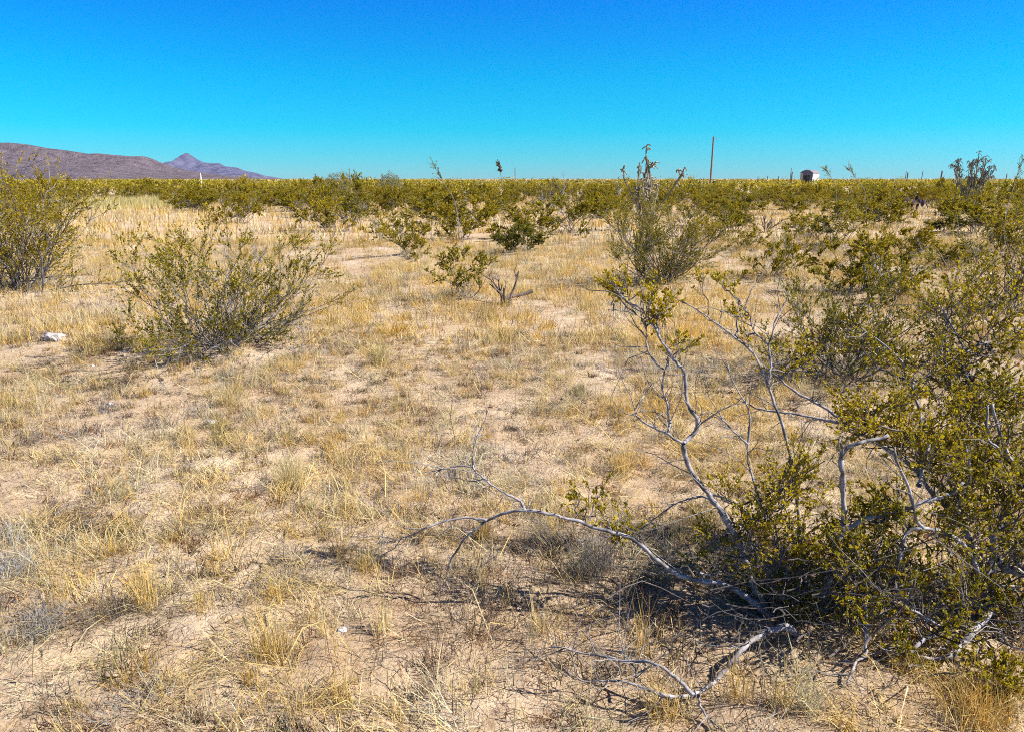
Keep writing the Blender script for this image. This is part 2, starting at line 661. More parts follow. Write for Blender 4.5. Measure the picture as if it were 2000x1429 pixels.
ya = axis(1.2, 4.4, .024, 1.06, 24000)
yb = -axis(-1.2, 0, .3, 1.5, 400)[::-1]
ys = np.concatenate([yb[yb < 1.15], ya])
xr = axis(0.012, 2.1, .026, 1.09, 24000)
xs = np.concatenate([-xr[::-1], xr])
GX, GY = np.meshgrid(xs, ys)
GZ = ground(GX, GY)
dd = np.hypot(GX, GY)
near = np.clip((9 - dd) / 5, 0, 1)
crust = vnoise(GX / .11, GY / .11, 21)
ridge = 1 - np.abs(vnoise(GX / .17 + .3, GY / .17, 25) * 2 - 1)
GZ = GZ + near * ((crust - .5) * .026 + (vnoise(GX / .055, GY / .055, 22) - .5) * .013 + (ridge ** 3) * .008 - (vnoise(GX / .30, GY / .30, 28) > .72) * .006)
nyy, nxx = GX.shape
gid = np.arange(nyy * nxx).reshape(nyy, nxx)
gq = np.stack([gid[:-1, :-1], gid[:-1, 1:], gid[1:, 1:], gid[1:, :-1]], -1).reshape(-1, 4)
g_me = mesh_from("ground", np.stack([GX, GY, GZ], -1).reshape(-1, 3), None, gq, None, True)
obj("ground", g_me, ground_material(), kind="structure", label="pale pinkish desert soil reaching flat to the horizon")

# ------------------------------------------------------------------ hills on the left horizon
def hill(name, prof, Y0, depth, mat, label, rough, seed, nv=41, nu=200):
    px = np.array([p[0] for p in prof], float)
    py = np.array([p[1] for p in prof], float)
    u = np.linspace(px[0], px[-1], nu)
    topy = np.interp(u, px, py)
    Yr = Y0 + depth * .55
    H = at(u, topy, np.full(nu, Yr))[:, 2]
    H = np.maximum(H, 0)
    X = at(u, np.full(nu, 350.), np.full(nu, Yr))[:, 0]
    v = np.linspace(0, 1, nv)
    prof_v = np.where(v < .55, (v / .55) ** .85, np.maximum(0, 1 - (v - .55) / .45))
    XX, VV = np.meshgrid(X, v)
    ZZ = H[None, :] * prof_v[:, None]
    s = H.max()
    rid = 1 - np.abs(fbm(XX / (s * .55) + 3, VV * depth / (s * 1.6), seed, 4) * 2 - 1)
    rid2 = fbm(XX / (s * .16), VV * depth / (s * .35), seed + 9, 4)
    w = (prof_v * (1 - np.exp(-((v - .55) / .10) ** 2) * .92))[:, None]
    ZZ = ZZ * (1 - rough * w * (1 - rid)) + (rid2 - .5) * s * .10 * np.minimum(w, .8) * (H[None, :] > 2)
    ZZ = np.maximum(ZZ, -.5) - .6
    YY = Y0 + VV * depth
    gid_ = np.arange(nv * nu).reshape(nv, nu)
    q = np.stack([gid_[:-1, :-1], gid_[:-1, 1:], gid_[1:, 1:], gid_[1:, :-1]], -1).reshape(-1, 4)
    me = mesh_from(name, np.stack([XX, YY, ZZ], -1).reshape(-1, 3), None, q, None, True)
    return obj(name, me, mat, kind="structure", label=label)


hill("hills", [(-1500, 345), (-1100, 318), (-700, 300), (-400, 283), (-150, 275), (0, 277), (50, 279.5), (100, 289), (140, 294), (180, 300.5), (200, 299.5),
               (225, 302), (260, 305.5), (285, 305), (300, 309), (312, 315), (322, 320), (345, 328), (375, 334), (420, 341), (470, 346), (500, 350.3)],
     3600, 1500, hill_material("brown_hill", (.155, .122, .132), (.205, .163, .172), (.10, .076, .086), .016),
     "long mauve brown hill sloping down along the left horizon", .55, 41)
hill("mountain", [(270, 344), (300, 330), (320, 320.5), (328, 316), (345, 314), (355, 307.5), (362, 301.5), (367, 299), (373, 299.6), (380, 305), (392, 312.5), (402, 317.5), (415, 318.6),
                  (432, 319), (442, 325), (452, 326.5), (465, 327.5), (478, 333.5), (490, 336), (505, 339.5), (516, 343), (526, 350.3)],
     8200, 1800, hill_material("hazed_rock", (.10, .097, .150), (.14, .135, .20), (.06, .058, .095), .010),  # blue cast carries distance haze, put into the rock colour
     "small pointed blue violet peak with a ridge running down to the right", .5, 57)

# ------------------------------------------------------------------ named creosote bushes
W_VAR = [creosote(100 + i, H=1.0, Rad=[.62, .5, .66, .75, .72, .8, .6, .62][i], nst=[13, 14, 12, 16, 16, 13, 12, 13][i], nb=[6, 6, 5, 6, 6, 6, 5, 6][i],
                  nt=[7, 8, 6, 8, 8, 8, 6, 8][i], per=[18, 20, 15, 19, 20, 19, 15, 20][i], leaf=.0295, mix=[.64, .62, .58, .76, .70, .76, .6, .26][i],
                  orange=[.02, .02, .02, .09, .03, .04, .02, .0][i], dead=[.22, .08, .35, .10, .12, .10, .3, .1][i],
                  tmax=[52, 40, 55, 60, 58, 66, 46, 58][i], low=[.30, .15, .3, .15, .15, .12, .2, .15][i]) for i in range(8)]


def bush_object(name, label, wood, leaf, loc, sc, rz, group=None):
    t = thing(name, label, "shrub", loc, rz, group)
    t.scale = sc
    obj("trunk", wood, M_BARK, t)
    c = obj("crown", leaf, M_LEAF, t)
    return t


def height_at(px, py_base, py_top):
    x, y = spot(px, py_base)
    return float(at(px, py_top, y)[2])


occupied = [LEFT_EDGE + (1.6,), LEFT_WIDE + (1.8,), CENTRE + (1.6,), RIGHT_MID + (1.6,), RIGHT_EDGE + (1.5,), HERO_A + (1.5,), HERO_B + (1.5,)]
for k, (px, py, top, hw, label, mixv, var) in enumerate(NAMED):
    x, y = spot(px, py)
    z = float(ground(x, y))
    h = height_at(px, py, top) - z
    wpx = hw * y / FPX * 1.03
    radv = [.62, .5, .66, .75, .72, .8, .6, .62][var]
    sxy = wpx / radv * 1.12
    bush_object("creosote_bush", label, *W_VAR[var], (x, y, z), (sxy, sxy, h * 1.0), 1.7 * k, "creosote bushes on the plain")
    occupied.append((x, y, 1.0 + wpx * .6))


def big_bush(label, pos, seed, **kw):
    z = float(ground(*pos))
    rz = kw.pop("rz", 0)
    w, l = creosote(seed, **kw)
    return bush_object("creosote_bush", label, w, l, (pos[0], pos[1], z), (1, 1, 1), rz, "creosote bushes on the plain")


big_bush("large orange-tinged creosote bush cut off by the left edge", LEFT_EDGE, 11, H=1.95, Rad=1.5, nst=36, nb=9, nt=7, per=16, leaf=.0240, mix=.80, orange=.10, dead=.06, tmax=56, low=.10)
big_bush("wide low creosote bush with bare grey sticks in its middle, nearest on the open straw", LEFT_WIDE, 12, H=1.12, Rad=1.32, nst=40, nb=8, nt=8, per=15, leaf=.0190, mix=.64, orange=.03, dead=.20, rz=math.pi, tmin=8,
         tmax=76, low=.06)
big_bush("tall fan-shaped creosote bush standing alone in the centre below the skeletal cactus", CENTRE, 13, H=1.62, Rad=.98, nst=28, nb=8, nt=8, per=17, leaf=.0205, mix=.60, orange=.02, dead=.06, tmax=44, low=.06)
big_bush("dark creosote bush behind the near right thicket", RIGHT_MID, 14, H=1.02, Rad=1.05, nst=24, nb=8, nt=7, per=15, leaf=.0180, mix=.44, orange=.03, dead=.14, tmax=68, low=.06)
big_bush("creosote bush with long pale stems cut off by the right edge", RIGHT_EDGE, 15, H=1.42, Rad=1.05, nst=22, nb=8, nt=7, per=16, leaf=.0215, mix=.62, orange=.04, dead=.18, tmax=58, low=.1)

# ------------------------------------------------------------------ the near thicket on the right: traced limbs
LIMB_A = [
    # (points px py, Y start, Y end, radius start, radius end)
    ([(1572, 1245), (1505, 1197), (1490, 1172), (1472, 1147), (1460, 1110), (1450, 1072), (1432, 1040), (1417, 1015), (1400, 985), (1385, 965), (1365, 942), (1350, 920), (1337, 892), (1335, 865)], 2.46, 2.62, .014, .0095),
    ([(1335, 865), (1350, 852), (1365, 835), (1362, 818), (1350, 800), (1340, 780), (1340, 750), (1337, 725), (1322, 707), (1307, 690), (1292, 665), (1280, 642), (1262, 615), (1250, 600), (1225, 590), (1207, 572), (1197, 550), (1199, 535)], 2.62, 2.88, .0092, .0028),
    ([(1335, 865), (1305, 848), (1285, 838), (1265, 830), (1245, 815), (1238, 803), (1248, 785), (1258, 773)], 2.62, 2.70, .006, .002),
    ([(1305, 848), (1310, 822), (1302, 785), (1292, 755), (1298, 725), (1307, 700), (1305, 688)], 2.64, 2.78, .0055, .003),
    ([(1296, 722), (1278, 706), (1268, 692), (1262, 665), (1262, 630), (1240, 612), (1212, 606), (1188, 605)], 2.75, 2.88, .0042, .0016),
    ([(1575, 1243), (1572, 1130), (1560, 1000), (1552, 930), (1547, 907), (1540, 872), (1532, 845), (1525, 815), (1510, 787), (1500, 750), (1487, 722), (1470, 685), (1445, 667), (1415, 642), (1382, 620), (1350, 597), (1330, 587)], 2.48, 3.05, .013, .0022),
    ([(1500, 750), (1507, 710), (1500, 675), (1510, 650), (1510, 635), (1525, 607), (1537, 590), (1540, 570)], 2.86, 3.05, .0055, .002),
    ([(1500, 672), (1480, 655), (1468, 642), (1467, 620), (1450, 600), (1440, 580)], 2.95, 3.05, .004, .0016),
    ([(1570, 1238), (1530, 1090), (1490, 1000), (1472, 940), (1462, 912), (1460, 875), (1467, 812), (1457, 787), (1437, 757), (1427, 737), (1420, 707)], 2.50, 2.80, .009, .002),
    ([(1462, 868), (1430, 840), (1410, 815), (1388, 806)], 2.66, 2.72, .0045, .0022),
    ([(1590, 1243), (1610, 1172), (1614, 1146), (1624, 1115), (1637, 1087), (1640, 1062), (1647, 1032), (1650, 990), (1645, 955), (1645, 917), (1642, 890), (1650, 875), (1680, 865), (1712, 857), (1735, 850)], 2.46, 2.50, .0165, .006),
    ([(1646, 1034), (1665, 1025), (1695, 1012), (1725, 1005), (1762, 997), (1795, 985), (1825, 972), (1860, 965), (1872, 950), (1882, 940)], 2.44, 2.42, .011, .0045),
    ([(1565, 1250), (1500, 1200), (1440, 1150), (1400, 1135), (1362, 1135), (1325, 1122), (1295, 1105), (1275, 1085), (1250, 1060), (1225, 1045), (1187, 1037), (1150, 1025), (1100, 1009), (1062, 1000), (1026, 996), (984, 999), (951, 1016), (930, 1030), (900, 1060), (884, 1085), (872, 1112)], 2.44, 2.62, .0135, .0035),
    ([(951, 1016), (915, 1010), (890, 1012), (865, 1018), (836, 1029), (800, 1046), (762, 1056), (735, 1060)], 2.60, 2.66, .0060, .0015),
    ([(1026, 996), (1016, 976), (982, 962), (945, 935), (920, 911), (925, 880), (928, 855), (933, 832)], 2.60, 2.72, .0060, .0020),
    ([(920, 911), (898, 909), (872, 914), (838, 922)], 2.66, 2.72, .0034, .0014),
    ([(1560, 1240), (1535, 1222), (1500, 1232), (1462, 1252), (1445, 1272), (1425, 1297), (1400, 1327), (1375, 1347), (1350, 1357), (1312, 1362), (1290, 1352)], 2.34, 1.96, .013, .005),
    ([(1352, 1357), (1335, 1335), (1307, 1312), (1275, 1292), (1225, 1290), (1175, 1282), (1125, 1272), (1098, 1261), (1070, 1262)], 1.985, 2.27, .0075, .0022),
    ([(1312, 1362), (1290, 1358), (1275, 1350), (1245, 1337), (1220, 1330), (1185, 1327), (1140, 1332), (1110, 1312)], 1.975, 2.10, .0055, .0018),
    ([(1240, 1336), (1244, 1310), (1230, 1290), (1215, 1275), (1205, 1262)], 2.04, 2.20, .0036, .0015),
    ([(1362, 1356), (1368, 1380), (1382, 1400), (1400, 1416)], 1.98, 1.92, .005, .0025),
    ([(1480, 1160), (1430, 1128), (1400, 1120), (1370, 1122), (1340, 1110), (1315, 1108)], 2.55, 2.62, .008, .004),
    ([(1402, 986), (1380, 968), (1350, 972), (1320, 982), (1295, 998), (1270, 1020), (1240, 1040)], 2.66, 2.85, .0055, .0015),
    ([(1385, 965), (1410, 968), (1425, 978), (1440, 988)], 2.70, 2.60, .005, .004),
]
LIMB_B = [
    ([(1940, 1212), (1936, 1182), (1937, 1150), (1940, 1122), (1941, 1087), (1940, 1050), (1955, 1020), (1962, 997), (1975, 970), (1990, 950), (1990, 920), (1980, 905), (1962, 872), (1950, 837), (1938, 790)], 2.50, 2.62, .0165, .005),
    ([(1943, 1090), (1952, 1098), (1975, 1115), (2003, 1122), (2050, 1128), (2110, 1100)], 2.52, 2.40, .019, .011),
    ([(1930, 1205), (1924, 1150), (1926, 1120), (1938, 1092)], 2.46, 2.50, .011, .009),
    ([(2010, 1118), (1985, 1095), (1970, 1072), (1962, 1052)], 2.44, 2.62, .012, .008),
    ([(1935, 1195), (1900, 1092), (1882, 1062), (1862, 1050), (1837, 1035), (1805, 1030), (1775, 1032), (1766, 1050), (1760, 1075), (1750, 1112)], 2.48, 2.30, .010, .006),
    ([(1804, 1030), (1790, 1017), (1785, 985), (1775, 947), (1760, 920), (1750, 895), (1747, 872)], 2.34, 2.40, .007, .0035),
    ([(1925, 1140), (1890, 1040), (1860, 1000), (1832, 972), (1807, 947), (1795, 920), (1775, 905), (1745, 882), (1715, 866), (1690, 850), (1660, 831), (1635, 811), (1600, 790), (1557, 767), (1527, 745), (1515, 730)], 2.54, 2.95, .015, .004),
    ([(1660, 832), (1640, 825), (1600, 817), (1550, 807), (1500, 802), (1470, 795), (1435, 776)], 2.76, 2.95, .0075, .0025),
    ([(1795, 930), (1799, 900), (1797, 800), (1787, 770), (1777, 732), (1762, 707), (1742, 685), (1717, 667), (1682, 640)], 2.66, 3.05, .009, .0028),
    ([(1940, 1060), (1915, 900), (1900, 800), (1890, 712), (1882, 677), (1865, 642), (1850, 625), (1838, 600)], 2.62, 3.10, .010, .003),
    ([(1898, 780), (1887, 725), (1862, 695), (1847, 670), (1835, 640)], 2.90, 3.06, .006, .002),
    ([(1885, 690), (1910, 672), (1950, 665), (1985, 650), (2005, 630), (2030, 622)], 2.98, 3.1, .004, .0018),
    ([(1935, 1185), (1925, 1210), (1887, 1245), (1862, 1282), (1820, 1287), (1782, 1280), (1740, 1270), (1725, 1272), (1690, 1280), (1672, 1290), (1664, 1312), (1654, 1336)], [2.42, 2.36, 2.27, 2.19, 2.18, 2.19, 2.22, 2.215, 2.20, 2.17, 2.12, 2.07], 0, .0125, .004),
    ([(1775, 1276), (1800, 1250), (1830, 1235), (1860, 1226)], 2.20, 2.32, .008, .005),
    ([(1884, 1246), (1860, 1232), (1830, 1220), (1800, 1200), (1760, 1180), (1735, 1172)], 2.28, 2.28, .007, .004),
    ([(1690, 1280), (1690, 1247), (1695, 1217), (1690, 1185), (1696, 1150)], 2.20, 2.30, .007, .0035),
    ([(1932, 1212), (1960, 1240), (1975, 1275), (1978, 1310), (1985, 1340)], 2.40, 2.06, .006, .002),
    ([(1942, 1140), (1970, 1147), (2000, 1143), (2040, 1140)], 2.5, 2.42, .006, .004),
    ([(1795, 950), (1800, 915), (1812, 890), (1815, 862)], 2.5, 2.6, .008, .005),
    ([(1960, 880), (1928, 862), (1926, 830), (1930, 790)], 2.58, 2.66, .007, .004),
    ([(1870, 1000), (1880, 965), (1895, 930), (1893, 905), (1885, 870)], 2.5, 2.55, .007, .0035),
]
BLOB_A = [  # px, py, Y, radius px, twigs, yellowness
    (1540, 955, 2.50, 80, 34, .86), (1470, 1005, 2.48, 55, 22, .74), (1600, 1040, 2.50, 75, 24, .6), (1510, 1090, 2.55, 75, 18, .42),
    (1580, 1135, 2.52, 75, 18, .42), (1640, 1120, 2.42, 60, 22, .45), (1650, 1200, 2.38, 60, 15, .42), (1430, 1030, 2.58, 45, 14, .5),
    (1245, 572, 2.86, 30, 9, .86), (1282, 585, 2.84, 30, 9, .86), (1213, 560, 2.88, 16, 4, .84), (1305, 618, 2.82, 24, 5, .78), (1312, 665, 2.78, 24, 5, .7),
    (1160, 945, 2.64, 24, 6, .68), (1185, 985, 2.64, 28, 7, .64), (1205, 1025, 2.60, 16, 4, .6),
    (1395, 560, 3.02, 24, 5, .66), (1440, 610, 3.04, 30, 6, .6), (1545, 720, 3.0, 40, 9, .62), (1560, 700, 3.0, 30, 7, .7),
    (1700, 1000, 2.42, 45, 12, .5), (1560, 1180, 2.5, 50, 9, .4), (1470, 1150, 2.6, 40, 10, .35), (1380, 1110, 2.68, 40, 7, .4),
]
BLOB_B = [
    (1700, 815, 2.72, 55, 22, .72), (1755, 800, 2.72, 60, 24, .72), (1820, 800, 2.75, 70, 28, .6), (1905, 800, 2.80, 75, 36, .46), (1965, 860, 2.65, 75, 36, .46),
    (1935, 740, 2.9, 60, 26, .48), (1880, 590, 3.08, 50, 22, .55), (1925, 600, 3.08, 48, 20, .55), (1945, 650, 3.0, 42, 16, .52), (1985, 760, 2.8, 50, 20, .42),
    (1795, 690, 3.0, 50, 14, .52), (1845, 720, 2.98, 55, 18, .5), (1820, 880, 2.58, 60, 18, .55), (1900, 925, 2.58, 75, 30, .44), (1965, 985, 2.56, 65, 28, .42),
    (1850, 1005, 2.46, 60, 20, .5), (1740, 960, 2.48, 50, 12, .52), (1705, 1065, 2.36, 60, 20, .46), (1800, 1085, 2.38, 65, 16, .45), (1860, 1125, 2.4, 65, 18, .42),
    (1765, 1150, 2.32, 70, 17, .45), (1905, 1150, 2.44, 55, 22, .38), (1975, 1185, 2.42, 50, 20, .4), (1950, 1330, 2.05, 42, 16, .55), (1985, 1350, 2.03, 30, 12, .55),
    (1850, 1250, 2.3, 50, 9, .45), (1710, 1225, 2.3, 50, 11, .42), (1885, 660, 3.05, 50, 16, .5), (1730, 700, 3.05, 50, 10, .5), (1680, 690, 3.1, 45, 9, .55),
    (1985, 930, 2.6, 45, 20, .42), (1880, 870, 2.68, 50, 20, .48), (1990, 1060, 2.5, 45, 18, .42), (1690, 790, 2.8, 40, 12, .8), (2040, 900, 2.7, 60, 24, .45), (2050, 1050, 2.6, 60, 24, .42),
]


def thicket(label, pos, limbs, blobs, seed):
    r = np.random.default_rng(seed)
    z0 = float(ground(*pos))
    t = thing("creosote_bush", label, "shrub", (pos[0], pos[1], z0), 0, "creosote bushes on the plain")
    org = np.array([pos[0], pos[1], z0])
    allp = []
    gt, gl = Geo(), Geo()
    for pl, y0, y1, r0, r1 in limbs:
        p = np.array(pl, float)
        n0 = len(p)
        s = np.concatenate([[0], np.cumsum(np.hypot(*np.diff(p, axis=0).T))])
        s /= s[-1]
        Y = (np.array(y0) if isinstance(y0, list) else y0 + (y1 - y0) * s) + np.concatenate([[0], r.normal(0, .012, n0 - 2), [0]])
        P = at(p[:, 0], p[:, 1], Y)
        nn = n0 * 3
        f = np.linspace(0, 1, nn)
        Q = np.stack([np.interp(f, s, P[:, k]) for k in range(3)], 1)
        Q[1:-1] = .25 * Q[:-2] + .5 * Q[1:-1] + .25 * Q[2:]
        Q[:, 2] = np.maximum(Q[:, 2], ground(Q[:, 0], Q[:, 1]) + .004)
        Q = Q + r.normal(0, .0016, Q.shape)
        rad = .95 * (r0 + (r1 - r0) * f ** .8) * r.uniform(.82, 1.18, nn)
        rad[r.random(nn) < .12] *= 1.22
        g = Geo()
        tubes(g, (Q - org)[None], rad[None], 7, bark_cols((1, nn), r, (.46, .42, .42), .24))
        obj("branch", g.mesh("branch", True), M_BARK, t)
        allp.append(Q - org)
        # short dead spurs
        ns = max(5, nn // 2)
        ii = r.integers(2, nn - 1, ns)
        tg = norm(np.gradient(Q, axis=0))[ii]
        T = grow(Q[ii] - org, side_dirs(tg, r.uniform(.5, 1.2, ns), r) + np.array([0, 0, .2]), r.gamma(2.2, .07, ns), 5, .30, .03, r)
        tubes(gt, T, np.linspace(.0022, .0009, 5)[None], 4, bark_cols((ns, 5), r, (.33, .30, .29)))
    A = np.concatenate(allp)
    for (px, py, Y, rp, nt, mx) in blobs:
        c = at(np.array(px), np.array(py), np.array(Y)) - org
        rr = rp * Y / FPX * 1.22
        # feeder limbs from the nearest wood
        nf = max(3, nt // 3)
        ends = c + r.normal(0, .55, (nf, 3)) * rr * np.array([1, 1.1, .8])
        ends[:, 2] = np.maximum(ends[:, 2], .05)
        dist = np.linalg.norm(A[None] - c[None, None] + np.array([0, 0, rr * .8]), axis=2)[0]
        near_i = np.argsort(dist)[:12]
        st = A[r.choice(near_i, nf)]
        s = np.linspace(0, 1, 9)[None, :, None]
        bow = r.normal(0, .18, (nf, 1, 3)) * rr + np.array([0, 0, -.15 * rr])
        F = st[:, None] * (1 - s) + ends[:, None] * s + np.sin(s * np.pi) * bow + r.normal(0, .006, (nf, 9, 3))
        F[:, 0] = st
        tubes(gt, F, np.linspace(.0042, .0015, 9)[None] * r.uniform(.7, 1.1, (nf, 1)), 4, bark_cols((nf, 9), r, (.22, .19, .18)))
        m = int(nt * 3.1)
        fi = r.integers(0, nf, m)
        p, tg = sample_poly(F, fi, r.uniform(.45, 1, m))
        p = p + r.normal(0, .12, p.shape) * rr * .4
        leafy_twigs(gt, gl, p, side_dirs(tg, r.uniform(.3, 1.1, m), r) + (p - c) / max(rr, .01) * .5 + np.array([0, 0, .35]), r.uniform(.45, 1.0, m) * min(rr, .13) + .02, r, 15,
                    .0145, mx + .18, .055, rad=.0015, lw=.32, k=3)
    # dead tangle round the foot
    m = 230
    st = np.stack([r.normal(0, .30, m), r.normal(0, .16, m), r.uniform(.01, .25, m)], 1)
    T = grow(st, norm(np.stack([r.normal(0, 1, m), r.normal(0, .7, m), r.uniform(-.1, .9, m)], 1)), r.gamma(3, .07, m), 6, .28, .01, r)
    T[..., 2] = np.maximum(T[..., 2], .004)
    tubes(gt, T, np.linspace(.0028, .0009, 6)[None] * r.uniform(.6, 1.5, (m, 1)), 3, bark_cols((m, 6), r, (.17, .145, .135)))
    obj("fine_twig", gt.mesh("fine_twig"), M_BARK, t, kind="stuff")
    obj("crown", gl.mesh("crown"), M_LEAF, t, kind="stuff")
    return t


thicket("near creosote bush with a long pale branch arching left over the dark shadow", HERO_A, LIMB_A, BLOB_A, 201)
thicket("dense near creosote bush with thick pale trunk cut off by the right edge", HERO_B, LIMB_B, BLOB_B, 202)

# ------------------------------------------------------------------ filler creosote bushes on the plain (each one a thing)
def zone_label(px, y):
    if y < 27:
        row = "nearer creosote"
    elif y < 45:
        row = "far creosote"
    else:
        row = "faraway creosote"
    if px < 60:
        z = "behind the big left-edge bush"
    elif px < 330:
        z = "below the long mauve hill"
    elif px < 560:
        z = "below the pointed peak"
    elif px < 850:
        z = "below the pale rounded bushes"
    elif px < 1150:
        z = "near the white dead snag"
    elif px < 1330:
        z = "around the tall skeletal cactus"
    elif px < 1480:
        z = "at the foot of the tall pole"
    elif px < 1680:
        z = "in front of the white shed"
    elif px < 1840:
        z = "before the row of fence posts"
    else:
        z = "around the bushy cactus"
    return row + " " + z


r = np.random.default_rng(31)
fill = []
tries = 0
while len(fill) < 268 and tries < 30000:
    tries += 1
    y = math.sqrt(r.uniform(15.5 ** 2, 68 ** 2))
    x = r.uniform(-1, 1) * (y * .74 + .8)
    px = 1000 + x / (y * math.cos(PITCH) + EYE * math.sin(PITCH)) * FPX
    # open straw clearings
    if 150 < px < 620 and y < 24:
        continue
    if 600 < px < 960 and y < 19:
        continue
    if 120 < px < 350 and y < 56:
        continue
    if r.random() > np.interp(y, [15, 24, 40, 55], [.30, .34, .55, 1.0]):
        continue
    rad = r.uniform(.65, 1.0)
    if any((x - a) ** 2 + (y - b) ** 2 < (rad * .75 + c * .8) ** 2 for a, b, c in occupied):
        continue
    occupied.append((x, y, rad))
    fill.append((x, y, px))
LOOK = ["grey-footed", "narrow dense", "twiggy half-bare", "orange-tinged", "broad leafy", "low spreading", "sparse wand-like"]
ORD = ["first", "second", "third", "fourth", "fifth", "sixth", "seventh", "eighth", "ninth", "tenth"]
specs = []
for (x, y, px) in fill:
    var = int(r.integers(0, 7))
    h = r.uniform(.95, 1.5)
    if r.random() < .07:
        h = r.uniform(1.6, 1.95)
    specs.append([x, y, px, var, h, r.uniform(1.15, 1.75), LOOK[var] + (" tall " if h > 1.55 else " ") + zone_label(px, y)])
count = {}
for sp in specs:
    count[sp[6]] = count.get(sp[6], 0) + 1
seen = {}
for sp in sorted(specs, key=lambda q: q[2]):
    lab = sp[6]
    if count[lab] > 1:
        sp[6] = lab + ", " + ORD[seen.get(lab, 0)] + " from left"
        seen[lab] = seen.get(lab, 0) + 1
for (x, y, px, var, h, s, lab) in specs:
    bush_object("creosote_bush", lab, *W_VAR[var], (x, y, float(ground(x, y))), (s, s, h), r.uniform(0, 6.28), "creosote bushes on the plain")

# ------------------------------------------------------------------ shrubland beyond: one mass
g = Geo()
r = np.random.default_rng(77)


def far_mass(n, y0, y1, nl, size):
    y = np.sqrt(r.uniform(y0 ** 2, y1 ** 2, n))
    x = r.uniform(-1, 1, n) * (y * .80 + 2)
    h = r.uniform(.9, 1.5, n)
    h = np.where(r.random(n) < .05, r.uniform(1.65, 2.1, n), h)
    w = r.uniform(.6, 1.3, n)
    i = np.repeat(np.arange(n), nl)
    m = len(i)
    t = r.random(m) ** .7
    a = r.uniform(0, 6.283, m)
    rr = np.sqrt(r.random(m)) * (.25 + .85 * t) * w[i]
    p = np.stack([x[i] + rr * np.cos(a), y[i] + rr * np.sin(a), t * h[i] + ground(x, y)[i]], 1)
    mix = r.normal(.58, .22, n)[i] + (t - .5) * .12
    k = 4
    q = np.repeat(np.arange(n), k)
    az = r.uniform(0, 6.283, n * k)
    sp = r.uniform(.2, .75, n * k) * w[q]
    b = np.stack([x[q], y[q], ground(x, y)[q]], 1)
    tip = b + np.stack([sp * np.cos(az), sp * np.sin(az), h[q] * r.uniform(.75, 1.0, n * k)], 1)
    sd = np.stack([np.full(n * k, size * .09), np.zeros(n * k), np.zeros(n * k)], 1)
    g.add(np.stack([b - sd, b + sd, tip], 1).reshape(-1, 3), np.arange(n * k * 3).reshape(-1, 3), None, np.repeat(np.array([[.16, .13, .10]]) * r.uniform(.7, 1.3, (n * k, 1)), 3, axis=0))
    leaves(g, p, r.normal(0, 1, (m, 3)) + np.array([0, 0, .7]), size * r.uniform(.6, 1.3, m), .35, leaf_cols(m, mix, r, .06), r)


far_mass(2300, 58, 190, 40, .24)
far_mass(2000, 190, 700, 20, .42)
far_mass(1000, 700, 2600, 12, 1.1)
obj("shrubland", g.mesh("shrubland"), M_LEAF, kind="stuff", label="olive mass of far-off scrub filling the plain to the horizon", cat="scrub")

# ------------------------------------------------------------------ dry grass, dead weeds and litter
STRAW = np.array([.88, .64, .235])
PALE = np.array([.90, .75, .42])
GOLD = np.array([.82, .53, .13])
BROWN = np.array([.30, .16, .065])
RUST = np.array([.42, .19, .055])
GREY = np.array([.42, .37, .30])
WEED = np.array([.20, .14, .09])
OLIVE = np.array([.40, .37, .13])

BARE = [(330, 775, 75), (60, 690, 60), (235, 845, 60), (60, 965, 90), (965, 790, 45), (870, 630, 55), (750, 1350, 80), (620, 1320, 60), (410, 1090, 55), (1400, 505, 45), (1965, 730, 80),
        (740, 498, 55), (660, 498, 50), (590, 495, 40), (1100, 640, 35), (820, 1085, 45), (90, 380, 30), (170, 372, 40), (1420, 405, 35), (1000, 545, 30), (820, 400, 35), (1290, 470, 40), (930, 398, 30), (220, 720, 50),
        (700, 1180, 70), (480, 1250, 60), (100, 1280, 60), (300, 985, 60)]
BARE_W = []
for (px, py, rp) in BARE:
    x, y = spot(px, py)
    BARE_W.append((x, y, rp * math.hypot(x, y, EYE) / FPX, rp * math.hypot(x, y, EYE) / FPX * .55 / max(.12, math.sin(math.atan2(EYE, y)))))
SHRUB_XY = np.array([(a, b) for a, b, c in occupied])


def density(x, y):
    d = .52 + 1.5 * (fbm(x / .75, y / .75, 61, 3) - .47)
    d = d * np.clip(.3 + 1.6 * (vnoise(x / .33, y / .33, 64)), .2, 1.4)
    # the straw is thickest in the middle of the clearing
    d = d * (1 + .8 * np.exp(-((x - .2) ** 2) / 10 - ((y - 8.5) ** 2) / 22))
    d = d * (1 - .6 * np.exp(-((x - 1.0) / .75) ** 2 - ((y - 2.35) / .45) ** 2))
    for bx, by, rx, ry in BARE_W:
        q = ((x - bx) / rx) ** 2 + ((y - by) / ry) ** 2
        d = d * (1 - .88 * np.exp(-q * q * .8))
    return np.clip(d, 0, 1)


def wedge(n, y0, y1, r):
    y = np.sqrt(r.uniform(y0 ** 2, y1 ** 2, n))
    return r.uniform(-1, 1, n) * (y * .78 + .55), y


